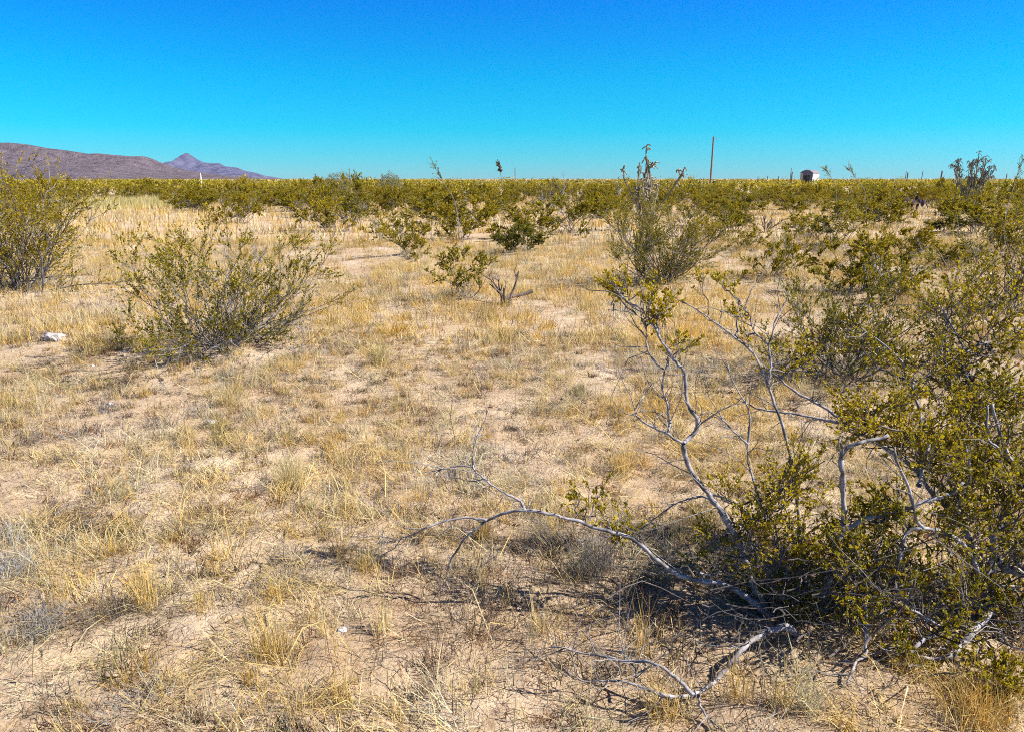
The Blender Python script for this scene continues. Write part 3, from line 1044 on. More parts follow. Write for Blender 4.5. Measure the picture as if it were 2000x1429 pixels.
def blades(g, bx, by, az, lean, L, w, col, r, curl=.35, zoff=0.0, simple=False):
    """strips of three triangles; lean from the vertical"""
    m = len(bx)
    z = ground(bx, by) - .004 + zoff
    az2 = az + r.normal(0, curl, m)
    l1 = lean * .75
    l2 = np.minimum(lean * 1.3 + r.normal(0, .12, m), 1.75)
    b = np.stack([bx, by, z], 1)
    d1 = np.stack([np.sin(l1) * np.cos(az), np.sin(l1) * np.sin(az), np.cos(l1)], 1)
    d2 = np.stack([np.sin(l2) * np.cos(az2), np.sin(l2) * np.sin(az2), np.cos(l2)], 1)
    mid = b + d1 * (L * .5)[:, None]
    tip = mid + d2 * (L * .5)[:, None]
    tip[:, 2] = np.maximum(tip[:, 2], z + .003)
    tw = az + r.uniform(-1.3, 1.3, m) + 1.57
    if simple:
        s = np.stack([np.cos(tw), np.sin(tw), r.normal(0, .2, m)], 1) * (w * .8)[:, None]
        v = np.stack([b - s, b + s, tip], 1)
        g.add(v.reshape(-1, 3), np.arange(m * 3).reshape(m, 3), None, np.repeat(col, 3, axis=0))
        return
    s = np.stack([np.cos(tw), np.sin(tw), r.normal(0, .3, m)], 1) * (w * .5)[:, None]
    v = np.stack([b - s, b + s, mid - s * .85, mid + s * .85, tip], 1)
    k = np.arange(m)[:, None] * 5
    t = np.concatenate([k + np.array([[0, 1, 3]]), k + np.array([[0, 3, 2]]), k + np.array([[2, 3, 4]])])
    g.add(v.reshape(-1, 3), t, None, np.repeat(col, 5, axis=0))


def pal(m, choices, weights, r, per=None, jit=.16):
    ch = np.array(choices)
    i = r.choice(len(ch), m if per is None else per.max() + 1, p=np.array(weights) / np.sum(weights))
    if per is not None:
        i = i[per]
    return ch[i] * r.uniform(1 - jit, 1 + jit, (m, 1)) * r.normal(1, .03, (m, 3))


def tint(x, y):
    """patches of straw of different age: paler, greyer or more golden"""
    a = fbm(x / 1.9 + 5, y / 1.9, 81, 3)[:, None]
    b = fbm(x / 1.3, y / 1.3 + 8, 85, 3)[:, None]
    return (.72 + .52 * a) * (np.array([1, 1, 1]) + (b - .5) * np.array([-.15, .05, .9]))


def tufts(g, n, y0, y1, nb, L, w, lean, r, choices, weights, rad=.03, thr=1.0, curl=.35, oriented=0.0, dens_pow=1.0, simple=False):
    x, y = wedge(n, y0, y1, r)
    ok = r.random(n) < density(x, y) ** dens_pow * thr
    x, y = x[ok], y[ok]
    n = len(x)
    cnt = np.maximum(3, (r.gamma(3, 1 / 3, n) * nb).astype(int))
    i = np.repeat(np.arange(n), cnt)
    m = len(i)
    sc = r.uniform(.55, 1.25, n)[i]
    pref = r.uniform(0, 6.283, n)[i]
    az = np.where(r.random(m) < oriented, pref + r.normal(0, .35, m), r.uniform(0, 6.283, m))
    off = r.normal(0, 1, (m, 2)) * (rad * sc)[:, None]
    ln = np.abs(r.normal(lean[0], lean[1], m))
    blades(g, x[i] + off[:, 0], y[i] + off[:, 1], az, ln, r.uniform(L[0], L[1], m) * sc, r.uniform(w[0], w[1], m), pal(m, choices, weights, r, i) * tint(x, y)[i], r, curl, simple=simple)
    return m


r = np.random.default_rng(5)
g = Geo()
n1 = tufts(g, 3600, 1.25, 7.5, 26, (.05, .20), (.0013, .0030), (.55, .36), r, [STRAW, PALE, GOLD, OLIVE, GREY], [5, 4, 3, .7, .8], .028)
n1 += tufts(g, 1300, 1.25, 7.5, 24, (.10, .30), (.0014, .0032), (1.25, .2), r, [PALE, STRAW, GREY], [4, 5, 1], .05, oriented=.75)
obj("dry_grass", g.mesh("dry_grass"), M_GRASS, kind="stuff", label="dry straw-coloured grass over the near ground", cat="grass")
g = Geo()
n2 = tufts(g, 3800, 1.25, 7.5, 24, (.018, .085), (.0014, .0042), (.8, .42), r, [BROWN, RUST, WEED, GREY, STRAW], [4, 2, 3, 3, 2], .030, curl=1.1, dens_pow=.45)
DUSK = np.array([.10, .07, .05])
n2 += tufts(g, 5200, 1.25, 8, 34, (.025, .095), (.0016, .0036), (.95, .38), r, [DUSK, WEED, BROWN, GREY * .75], [3, 4, 3, 3], .034, curl=1.0, dens_pow=.5, simple=True)
x, y = wedge(62000, 1.25, 8.0, r)
ok = r.random(len(x)) < .25 + .75 * density(x, y)
x, y = x[ok], y[ok]
m = len(x)
blades(g, x, y, r.uniform(0, 6.283, m), r.uniform(1.35, 1.56, m), r.gamma(2.2, .022, m), r.uniform(.001, .003, m), pal(m, [STRAW, PALE, BROWN, GREY, WEED], [4, 3, 2.5, 3, 2], r), r, .6, zoff=.006, simple=True)
n2 += m
# dead stems and leaves gathered under the near bushes
m = 9000
ux, uy = on_ground(r.uniform(820, 1760, m), np.clip(r.normal(1190, 95, m), 1010, 1420))
keep = r.random(m) < .25 + .75 * fbm(ux / .25, uy / .25, 97, 2)
ux, uy = ux[keep], uy[keep]
m = len(ux)
blades(g, ux, uy, r.uniform(0, 6.283, m), np.abs(r.normal(.75, .45, m)), r.gamma(2.5, .035, m), r.uniform(.0014, .0034, m), pal(m, [GREY * .7, WEED, BROWN, DUSK, STRAW * .8], [4, 4, 3, 2, 2], r), r, .7)
n2 += m
# matted flat straw close by
n2 += tufts(g, 900, 1.25, 4.6, 30, (.06, .26), (.0015, .0034), (1.32, .16), r, [PALE, STRAW, GREY, BROWN], [4, 4, 2, 1], .06, oriented=.6, dens_pow=.5)
# long fallen stalks
m = 520
x, y = wedge(m, 1.3, 6.5, r)
blades(g, x, y, r.uniform(0, 6.283, m), r.uniform(1.1, 1.5, m), r.uniform(.15, .45, m), r.uniform(.003, .0055, m), pal(m, [PALE, STRAW, GOLD], [4, 4, 1], r), r, .15, zoff=.008)
obj("plant_litter", g.mesh("plant_litter"), M_GRASS, kind="stuff", label="brown dead weeds and straw bits littering the near soil", cat="litter")
g = Geo()
n3 = tufts(g, 12300, 7.3, 21, 26, (.06, .26), (.0032, .0056), (.58, .36), r, [STRAW, PALE, GOLD, OLIVE, GREY], [5, 3, 4, .4, .8], .07, dens_pow=.7, simple=True)
n3 += tufts(g, 3000, 7.3, 18, 20, (.10, .30), (.003, .006), (1.25, .2), r, [PALE, STRAW, GREY], [4, 4, 2], .09, oriented=.5, dens_pow=.6, simple=True)
n3 += tufts(g, 8500, 7.3, 20, 11, (.03, .11), (.003, .006), (.8, .4), r, [BROWN, RUST, WEED, GREY, DUSK], [3, 2, 3, 3, 2], .05, curl=.9, dens_pow=.5, simple=True)
obj("dry_grass", g.mesh("dry_grass_mid"), M_GRASS, kind="stuff", label="golden dry grass between the bushes farther out", cat="grass")
g = Geo()
n4 = tufts(g, 26000, 19.5, 75, 9, (.15, .40), (.010, .020), (.38, .25), r, [STRAW, PALE, GOLD, GREY], [5, 3, 4, .6], .14, dens_pow=.7, simple=True)
# the pale yellow patch of tall grass at the left
cx, cy = spot(265, 402)
m = 9000
x = cx + r.normal(0, 2.4, m)
y = cy + r.normal(0, 7.0, m)
blades(g, x, y, r.uniform(0, 6.283, m), np.abs(r.normal(.2, .15, m)), r.uniform(.3, .72, m), r.uniform(.012, .022, m), pal(m, [np.array([.70, .58, .20]), np.array([.60, .54, .18]), PALE], [4, 3, 2], r), r, simple=True)
n4 += m
obj("dry_grass", g.mesh("dry_grass_far"), M_GRASS, kind="stuff", label="pale straw bands on the far plain", cat="grass")
print("BLADES", n1, n2, n3, n4)

# ------------------------------------------------------------------ single grass clumps that can be told apart
CLUMPS = [  # px, py, blades, length, lean mean, lean sd, width, colours, weights, name, label
    (30, 1118, 420, .15, .75, .35, .0022, [np.array([.66, .64, .60]), GREY * 1.3], [4, 2], "bleached white-grey spiky grass clump at the left edge", 0),
    (15, 1060, 260, .14, .8, .35, .0022, [np.array([.60, .57, .52]), PALE], [3, 2], "grey cushion of dry grass behind the white-grey clump", 0),
    (85, 1235, 360, .16, .85, .35, .0022, [np.array([.46, .42, .38]), GREY], [4, 2], "ash-grey matted grass clump below the white-grey clump", 0),
    (210, 1215, 300, .17, .85, .4, .0020, [GREY * .9, WEED, STRAW], [3, 2, 1], "dusky grey-brown grass clump beside the ash-grey one", 0),
    (290, 1200, 120, .24, .35, .25, .0024, [STRAW, GOLD], [3, 1], "upright straw tuft with thin stalks rising from the dusky clump", 0),
    (545, 1180, 170, .13, .6, .3, .0022, [GOLD, STRAW], [2, 3], "small golden grass tuft standing on bare soil", 0),
    (530, 1290, 240, .20, .45, .3, .0022, [STRAW, GOLD, PALE], [3, 2, 2], "loose straw tuft below the small golden tuft", 0),
    (572, 948, 260, .24, .42, .3, .0024, [PALE, OLIVE, STRAW], [4, 1, 2], "pale yellow-grey grass tuft standing out in the open litter", 0),
    (742, 712, 260, .30, .42, .3, .0030, [PALE, OLIVE, STRAW], [3, 2, 2], "tall pale grass tuft right of the wide low bush", 0),
    (948, 1062, 110, .16, .3, .2, .0026, [GOLD, STRAW], [3, 2], "short golden tuft under the arching pale branch", 0),
    (1160, 1130, 420, .24, .35, .22, .0022, [GREY * .85, np.array([.36, .31, .25])], [3, 2], "feathery grey upright grass clump beneath the arching branch", 0),
    (1090, 1075, 260, .24, 1.15, .2, .0022, [GREY * .9, STRAW * .8], [3, 1], "swept-over grey grass clump beside the feathery one", -1),
    (1575, 1400, 80, .27, .5, .28, .0024, [np.array([.72, .64, .40]), np.array([.58, .54, .28])], [4, 2], "wispy greenish straw grass rising before the near thicket", 0),
    (1515, 1395, 40, .25, .5, .25, .0026, [np.array([.62, .55, .30]), STRAW], [3, 2], "thin straw spray left of the wispy greenish grass", 0),
    (1300, 1410, 170, .17, .6, .3, .0026, [STRAW, GOLD, PALE], [3, 2, 2], "tangled straw clump under the low forked branch", 0),
    (1250, 1290, 40, .26, .2, .15, .0028, [STRAW, GOLD], [2, 2], "tall thin straw stalks in the bush's shadow", 0),
    (1440, 1385, 45, .24, .3, .2, .0030, [GOLD, STRAW], [2, 2], "bent golden stalks between the two straw clumps", 0),
    (1900, 1420, 420, .18, .55, .3, .0024, [GOLD, RUST * 1.2, STRAW], [4, 1, 2], "bright orange-gold grass clump in the lower right corner", 0),
    (1780, 1345, 180, .12, .7, .35, .0022, [GOLD, STRAW, BROWN], [3, 2, 1], "low rusty straw clump below the thick crooked branch", 0),
    (720, 1120, 150, .14, .5, .3, .0022, [STRAW, GOLD], [3, 2], "little straw tuft in the centre foreground litter", 0),
    (745, 1245, 70, .16, .25, .15, .0026, [STRAW, PALE], [3, 2], "thin upright straw tuft beside the shadow of the bush", 0),
    (1215, 920, 200, .20, .5, .3, .0024, [STRAW, GOLD], [3, 2], "straw tuft between the forked stem and the leafy sprig", 0),
    (445, 790, 220, .22, .5, .3, .0026, [PALE, STRAW], [3, 3], "pale straw tuft below the wide low bush", 0),
    (280, 775, 90, .12, .6, .3, .0026, [GOLD, STRAW], [3, 2], "tiny golden tuft alone on bare pale soil", 0),
]
for k, (px, py, nb, L, lm, ls, w, ch, wt, label, ori) in enumerate(CLUMPS):
    r = np.random.default_rng(900 + k)
    x, y = spot(px, py)
    g = Geo()
    off = r.normal(0, 1, (nb, 2)) * (.018 + nb * .00008)
    az = r.uniform(0, 6.283, nb) if ori == 0 else r.normal(2.6, .35, nb)
    saved = ground
    z0 = float(ground(x, y))
    bx, by = x + off[:, 0], y + off[:, 1]
    blades(g, bx, by, az, np.abs(r.normal(lm, ls, nb)), L * r.uniform(.45, 1.1, nb), w * r.uniform(.6, 1.2, nb), pal(nb, ch, wt, r), r, .3)
    g.v = [v - np.array([x, y, z0]) for v in g.v]
    o = obj("grass_clump", g.mesh("grass_clump"), M_GRASS, label=label, cat="grass clump", group="grass clumps in the foreground")
    o.location = (x, y, z0)

# seed stalks: thin stem with a dark brush-like head
STALKS = [(290, 1130, .22), (505, 1195, .20), (510, 1330, .24), (555, 1110, .16), (15, 1290, .24), (65, 1330, .18), (530, 1310, .2), (1005, 795, .3), (85, 1350, .14), (470, 1160, .12)]
for k, (px, py, L) in enumerate(STALKS):
    r = np.random.default_rng(700 + k)
    x, y = spot(px, py)
    z0 = float(ground(x, y))
    st = grow(np.zeros((1, 3)), np.array([[r.normal(0, .15), r.normal(0, .1), 1.]]), np.array([L]), 7, .05, 0, r)
    g = Geo()
    tubes(g, st, np.linspace(.0016, .001, 7)[None], 4, np.array([.52, .40, .18]))
    t = thing("seed_stalk", ["thin dry stalk with grey-green brush seed head in the left foreground"] * 7 and
              ["seed stalk beside the upright straw tuft, taller of the left foreground ones", "grey-green seed head left of the small golden tuft", "seed stalk rising from the loose straw tuft, nearest the bottom edge",
               "short seed stalk above the small golden tuft", "seed stalk at the left edge over the ash-grey clump", "seed stalk near the lower left corner with drooping head", "seed stalk inside the loose straw tuft",
               "seed stalk on the bare patch left of the forked stem", "shortest seed stalk near the lower left corner", "tiny seed stalk left of the small golden tuft"][k], "stalk", (x, y, z0), 0, "seed stalks")
    obj("stem", g.mesh("stalk_stem"), M_GRASS, t)
    m = 70
    ii = np.zeros(m, int)
    p, tg = sample_poly(st, ii, r.uniform(.78, 1, m))
    g = Geo()
    leaves(g, p, side_dirs(tg, r.uniform(.3, .8, m), r), np.full(m, .010), .13, np.array([[.34, .32, .20]]) * r.uniform(.7, 1.3, (m, 1)), r)
    obj("seed_head", g.mesh("seed_head"), M_GRASS, t)

# ------------------------------------------------------------------ stones, clods
ICO_V = []
ph = (1 + 5 ** .5) / 2
for a in (-1, 1):
    for b in (-ph, ph):
        ICO_V += [(0, a, b), (a, b, 0), (b, 0, a)]
ICO_V = norm(np.array(ICO_V, float))
_f = []
for i in range(12):
    for j in range(i + 1, 12):
        for k in range(j + 1, 12):
            a, b, c = ICO_V[i], ICO_V[j], ICO_V[k]
            if max(np.linalg.norm(a - b), np.linalg.norm(b - c), np.linalg.norm(a - c)) < 1.06:
                nrm_ = np.cross(b - a, c - a)
                _f.append((i, j, k) if np.dot(nrm_, a + b + c) > 0 else (i, k, j))
ICO_F = np.array(_f)
r = np.random.default_rng(15)
g = Geo()
n = 2400
x, y = wedge(n, 1.25, 7, r)
s = r.gamma(1.6, .0032, n) + .0022
sh = r.uniform(.65, 1.25, (n, 12, 1)) * ICO_V[None] * np.array([1, 1, .6]) * s[:, None, None] * r.uniform(.7, 1.4, (n, 1, 3))
v = sh + np.stack([x, y, ground(x, y) + s * .2], 1)[:, None, :]
fidx = ICO_F[None] + (np.arange(n) * 12)[:, None, None]
cc = np.array([.52, .37, .27]) * r.uniform(.6, 1.15, (n, 1))
g.add(v.reshape(-1, 3), fidx.reshape(-1, 3), None, np.repeat(cc, 12, axis=0))
obj("soil_clods", g.mesh("soil_clods"), M_STONE, kind="stuff", label="small clods and pebbles strewn on the near soil", cat="gravel")


def stone(px, py, size, col, label, seed, name="stone"):
    r = np.random.default_rng(seed)
    import bmesh
    bm = bmesh.new()
    bmesh.ops.create_icosphere(bm, subdivisions=3, radius=1)
    me = bpy.data.meshes.new(name)
    bm.to_mesh(me)
    bm.free()
    v = np.empty(len(me.vertices) * 3)
    me.vertices.foreach_get("co", v)
    v = v.reshape(-1, 3)
    planes = norm(r.normal(0, 1, (14, 3)))
    dd_ = r.uniform(.78, 1.0, 14)
    for pl, d_ in zip(planes, dd_):
        e = v @ pl - d_
        v = v - pl * np.maximum(e, 0)[:, None]
    v = v * (1 + .10 * np.sin(v[:, :1] * 4.1 + seed) * np.cos(v[:, 1:2] * 3.3) + .08 * np.sin(v[:, 2:3] * 6 + v[:, :1] * 5) + .025 * r.normal(0, 1, (len(v), 1)))
    v = v * np.array(size)
    me.vertices.foreach_set("co", v.ravel())
    cols = np.array(col) * (np.clip(.85 + .25 * np.sin(v[:, :1] * 60) * np.cos(v[:, 2:3] * 90), .5, 1.1))
    a = me.color_attributes.new("Col", 'FLOAT_COLOR', 'POINT')
    cols = cols * ALBEDO
    a.data.foreach_set("color", np.concatenate([cols, np.ones((len(v), 1))], 1).astype(np.float32).ravel())
    me.update()
    x, y = spot(px, py)
    o = obj(name, me, M_STONE, label=label, cat="stone")
    o.location = (x, y, float(ground(x, y)) + size[2] * .35)
    o.rotation_euler = (0, .12, .2)
    return o


stone(106, 666, (.120, .080, .066), (.60, .55, .52), "white chalky rock lying at the left by the straw", 3)
stone(182, 720, (.018, .014, .010), (.82, .80, .76), "small bright white pebble below the chalky rock", 4, "pebble")
stone(414, 826, (.045, .03, .02), (.60, .54, .50), "flat pale grey stone on bare soil below the wide bush", 5)
stone(216, 792, (.025, .018, .012), (.74, .68, .62), "small pale stone left of the tiny golden tuft", 6)
stone(668, 1240, (.022, .016, .012), (.74, .70, .66), "small pale pebble at the edge of the bush's shadow", 7, "pebble")
stone(940, 622, (.03, .022, .016), (.80, .76, .70), "white pebble in the straw below the dead stump", 8, "pebble")

# ------------------------------------------------------------------ dead wood
def dead_bush(name, label, px, py, top, hw, seed, nst, base, tmax=50, thick=.013, nb=4, cat="dead shrub"):
    r = np.random.default_rng(seed)
    x, y = spot(px, py)
    z = float(ground(x, y))
    H = float(at(px, top, y)[2]) - z
    Rd = hw * y / FPX
    t = thing(name, label, cat, (x, y, z), 0)
    phi = np.arange(nst) * 2.4 + r.uniform(0, .8, nst)
    th = np.radians(r.uniform(4, tmax, nst))
    L = ((np.sin(th) / Rd) ** 2 + (np.cos(th) / H) ** 2) ** -.5 * r.uniform(.6, 1.05, nst)
    S = grow(np.zeros((nst, 3)) + r.normal(0, .03, (nst, 3)) * [1, 1, 0] + [0, 0, -.03], np.stack([np.sin(th) * np.cos(phi), np.sin(th) * np.sin(phi), np.cos(th)], 1), L, 9, .16, .02, r)
    for k in range(nst):
        g = Geo()
        tubes(g, S[k:k + 1], thick * np.linspace(1, .3, 9)[None], 6, bark_cols((1, 9), r, base))
        i = np.zeros(nb, int)
        p, tg = sample_poly(S[k:k + 1], i, r.uniform(.3, .95, nb))
        B = grow(p, side_dirs(tg, r.uniform(.4, .9, nb), r) + [0, 0, .25], L[k] * r.uniform(.2, .45, nb), 6, .2, .05, r)
        tubes(g, B, thick * .45 * np.linspace(1, .3, 6)[None], 4, bark_cols((nb, 6), r, base))
        j = np.repeat(np.arange(nb), 3)
        p, tg = sample_poly(B, j, r.uniform(.3, 1, len(j)))
        T = grow(p, side_dirs(tg, r.uniform(.4, .9, len(j)), r) + [0, 0, .2], L[k] * r.uniform(.06, .2, len(j)), 5, .22, .05, r)
        tubes(g, T, thick * .2 * np.linspace(1, .4, 5)[None], 3, bark_cols((len(j), 5), r, base))
        obj("branch", g.mesh("dead_branch"), M_BARK, t)
    return t


dead_bush("dead_stump", "forked grey-brown dead stump standing in the straw", 985, 598, 500, 34, 41, 5, (.22, .17, .14), 34, .022, 2, "stump")
dead_bush("dead_bush", "blackened leafless bush below the tall pole", 1494, 455, 398, 44, 42, 11, (.09, .075, .08), 60, .016)
dead_bush("dead_snag", "bleached white dead snag rising above the horizon", 1062, 440, 322, 34, 43, 4, (.50, .48, .50), 24, .026, 3, "snag")
dead_bush("dead_bush", "pale leafless shrub silhouetted on the horizon beside the spiky stalk", 940, 384, 326, 22, 44, 7, (.46, .45, .46), 40, .020)
dead_bush("dead_bush", "bleached bare stems inside the bush with the bare trunk", 1690, 584, 480, 40, 45, 6, (.50, .48, .50), 34, .020)
dead_bush("dead_bush", "small leafless grey shrub behind the wide low bush", 500, 520, 440, 30, 46, 6, (.40, .36, .35), 40, .012)

# fallen dead log by the stump
r = np.random.default_rng(61)
x, y = spot(1012, 586)
g = Geo()
P = np.array([[-.22, -.06, .03], [-.1, -.02, .06], [.02, .01, .075], [.12, .03, .10], [.2, .05, .13]])
tubes(g, P[None], np.array([[.034, .030, .027, .026, .03]]), 8, bark_cols((1, 5), r, (.24, .19, .16)))
o = obj("fallen_limb", g.mesh("fallen_limb"), M_BARK, label="short thick dead limb lying beside the forked stump", cat="log")
o.location = (x, y, float(ground(x, y)))

# tall single wands that stick out above the bushes
def wand(label, pts, Y, r0, seed, leafy=.5, bark=(.40, .37, .36), cat="stem", name="tall_stem"):
    r = np.random.default_rng(seed)
    p = np.array(pts, float)
    P = at(p[:, 0], p[:, 1], np.full(len(p), Y) + np.linspace(0, .2, len(p)))
    x, y = float(P[0, 0]), float(P[0, 1])
    z = float(ground(x, y))
    P[0, 2] = z
    s = np.linspace(0, 1, len(p))
    f = np.linspace(0, 1, len(p) * 4)
    Q = np.stack([np.interp(f, s, P[:, k]) for k in range(3)], 1)
    Q[1:-1] = .25 * Q[:-2] + .5 * Q[1:-1] + .25 * Q[2:]
    Q -= np.array([x, y, z])
    t = thing(name, label, cat, (x, y, z), 0)
    gw, gl = Geo(), Geo()
    tubes(gw, Q[None], (r0 * np.linspace(1, .3, len(Q)))[None], 5, bark_cols((1, len(Q)), r, bark))
    m = 26
    i = np.zeros(m, int)
    pp, tg = sample_poly(Q[None], i, r.uniform(.55, 1, m))
    leafy_twigs(gw, gl, pp, side_dirs(tg, r.uniform(.3, .8, m), r), r.uniform(.08, .28, m), r, int(26 * leafy) + 1, .028, .5, .03, rad=.004)
    obj("trunk", gw.mesh("wand"), M_BARK, t)
    obj("crown", gl.mesh("wand_leaves"), M_LEAF, t)


wand("long slender leafy stem leaning left above the broad bright bush", [(905, 430), (888, 390), (868, 360), (855, 338), (848, 324)], 18.5, .010, 81, .4)
wand("pale slender stem curving up beside the right edge", [(1962, 430), (1968, 400), (1978, 372), (1984, 350), (1992, 325), (1998, 310)], 19.5, .010, 82, .5, (.55, .52, .5))
wand("thin leafy wand rising right of the white shed", [(1700, 400), (1690, 372), (1676, 352), (1664, 338), (1658, 330)], 24, .010, 83, .5)
wand("thin leafy wand with a tufted tip beyond the shed", [(1640, 395), (1634, 365), (1625, 350), (1618, 338), (1612, 331)], 25, .010, 84, .5)

# spiky flower stalk (dry yucca-like stalk with a thick head)
x, y = spot(985, 400)
z = float(ground(x, y))
t = thing("flower_stalk", "dark spiky seed stalk with drooping pods against the sky", "plant", (x, y, z), 0)
r = np.random.default_rng(91)
tp = at(np.array(972), np.array(316), np.array(y)) - np.array([x, y, z])
g = Geo()
s = np.linspace(0, 1, 10)[:, None]
stalk = s * tp + np.sin(s * 3.1) * np.array([.08, 0, 0])
tubes(g, stalk[None], np.linspace(.03, .018, 10)[None], 6, np.array([.36, .32, .22]))
obj("stem", g.mesh("stalk"), M_WOODPOST, t)
m = 46
p, tg = sample_poly(stalk[None], np.zeros(m, int), r.uniform(.72, 1, m))
g = Geo()
leaves(g, p, r.normal(0, .6, (m, 3)) + [0, 0, .1], r.uniform(.12, .24, m), .34, np.array([[.30, .27, .13]]) * r.uniform(.5, 1.2, (m, 1)), r)
obj("seed_head", g.mesh("pods"), M_GRASS, t)
m = 60
g = Geo()
a = r.uniform(0, 6.283, m)
e = r.uniform(.2, 1.3, m)
leaves(g, np.zeros((m, 3)) + [0, 0, .1], np.stack([np.cos(a) * np.cos(e), np.sin(a) * np.cos(e), np.sin(e)], 1), r.uniform(.35, .6, m), .035, np.array([[.22, .24, .10]]) * r.uniform(.7, 1.2, (m, 1)), r)
obj("leaf_rosette", g.mesh("rosette"), M_GRASS, t)

# ------------------------------------------------------------------ cholla cacti
def cholla(label, px, py, top, hw, seed, nst, levels, col, droop, joint, tlo=.42, alen=(.09, .2), tmx=30):
    r = np.random.default_rng(seed)
    x, y = spot(px, py)
    z = float(ground(x, y))
    H = float(at(px, top, y)[2]) - z
    Rd = hw * y / FPX
    t = thing("cholla_cactus", label, "cactus", (x, y, z), 0)

    def knobbly(g, P, rad):
        n = P.shape[1]
        k = 5
        jig = r.uniform(.75, 1.25, (P.shape[0], n))
        c = np.array(col) * r.uniform(.6, 1.3, (P.shape[0], n, 1))
        tubes(g, P, rad * jig, k, c)

    phi = np.arange(nst) * 2.4 + r.uniform(0, .7, nst)
    th = np.radians(r.uniform(3, tmx, nst))
    L = ((np.sin(th) / Rd) ** 5 + (np.cos(th) / H) ** 5) ** -.2 * r.uniform(.66, .98, nst)
    S = grow(np.stack([r.normal(0, .13, nst), r.normal(0, .13, nst), np.full(nst, -.05)], 1), np.stack([np.sin(th) * np.cos(phi), np.sin(th) * np.sin(phi), np.cos(th)], 1), L, 12, .10, .05, r)
    for k in range(nst):
        g = Geo()
        knobbly(g, S[k:k + 1], joint * np.linspace(1.35, .9, 12)[None])
        br = obj("stem", g.mesh("cholla_stem"), M_CACTUS, t)
        n2_ = levels
        p, tg = sample_poly(S[k:k + 1], np.zeros(n2_, int), r.uniform(tlo, 1, n2_))
        B = grow(p, side_dirs(tg, r.uniform(.4, 1.0, n2_), r) + [0, 0, .3], H * r.uniform(alen[0], alen[1], n2_), 7, .12, .08, r)
        for b_ in range(n2_):
            g2 = Geo()
            knobbly(g2, B[b_:b_ + 1], joint * .8 * np.linspace(1, .8, 7)[None])
            arm = obj("arm", g2.mesh("cholla_arm"), M_CACTUS, t)
            p, tg = sample_poly(B[b_:b_ + 1], np.zeros(4, int), r.uniform(.5, 1, 4))
            T = grow(p, side_dirs(tg, r.uniform(.4, 1.2, 4), r), H * r.uniform(.035, .085, 4), 6, .16, -droop, r)
            for q_ in range(4):
                g3 = Geo()
                knobbly(g3, T[q_:q_ + 1], joint * .62 * np.linspace(1, .85, 6)[None])
                obj("joint", g3.mesh("cholla_joint"), M_CACTUS, arm)
    return t


cholla("tall skeletal cactus with curling tips rising above the centre bush", 1262, 452, 291, 50, 301, 12, 3, (.40, .34, .24), .42, .034)
cholla("bushy dark cactus with drooping joints against the sky at the right", 1890, 418, 297, 30, 302, 15, 7, (.27, .25, .18), .50, .025, .60, (.08, .15), 18)
cholla("small tufted cactus left of the tall skeletal cactus", 1208, 405, 334, 12, 303, 4, 3, (.26, .24, .17), .3, .022)

# purple prickly pear clump
x, y = spot(1782, 412)
z = float(ground(x, y))
t = thing("prickly_pear", "dark purple cactus pad clump with a pinkish pad among the bushes", "cactus", (x, y, z), 0)
r = np.random.default_rng(55)
th_ = np.linspace(0, 2 * np.pi, 14, endpoint=False)
for k in range(26):
    g = Geo()
    a, e = r.uniform(0, 6.283), r.uniform(.4, 1.4)
    rad_ = r.uniform(.10, .17)
    c = np.array([r.normal(0, .30), r.normal(0, .28), r.uniform(.10, .72)])
    upv = norm(np.array([math.cos(a) * math.cos(e), math.sin(a) * math.cos(e), math.sin(e)]))
    sd = norm(np.cross(upv, r.normal(0, 1, 3)))
    nn_ = np.cross(upv, sd)
    rim = c + rad_ * (np.cos(th_)[:, None] * upv * 1.15 + np.sin(th_)[:, None] * sd * .85)
    v = np.concatenate([rim, [c + nn_ * .022], [c - nn_ * .022]])
    tri = [(i, (i + 1) % 14, 14) for i in range(14)] + [((i + 1) % 14, i, 15) for i in range(14)]
    pc = np.array([.12, .075, .13]) * r.uniform(.5, 1.2) if k % 9 else np.array([.42, .22, .34])
    g.add(v, tri, None, pc)
    obj("pad", g.mesh("pad"), M_CACTUS, t)

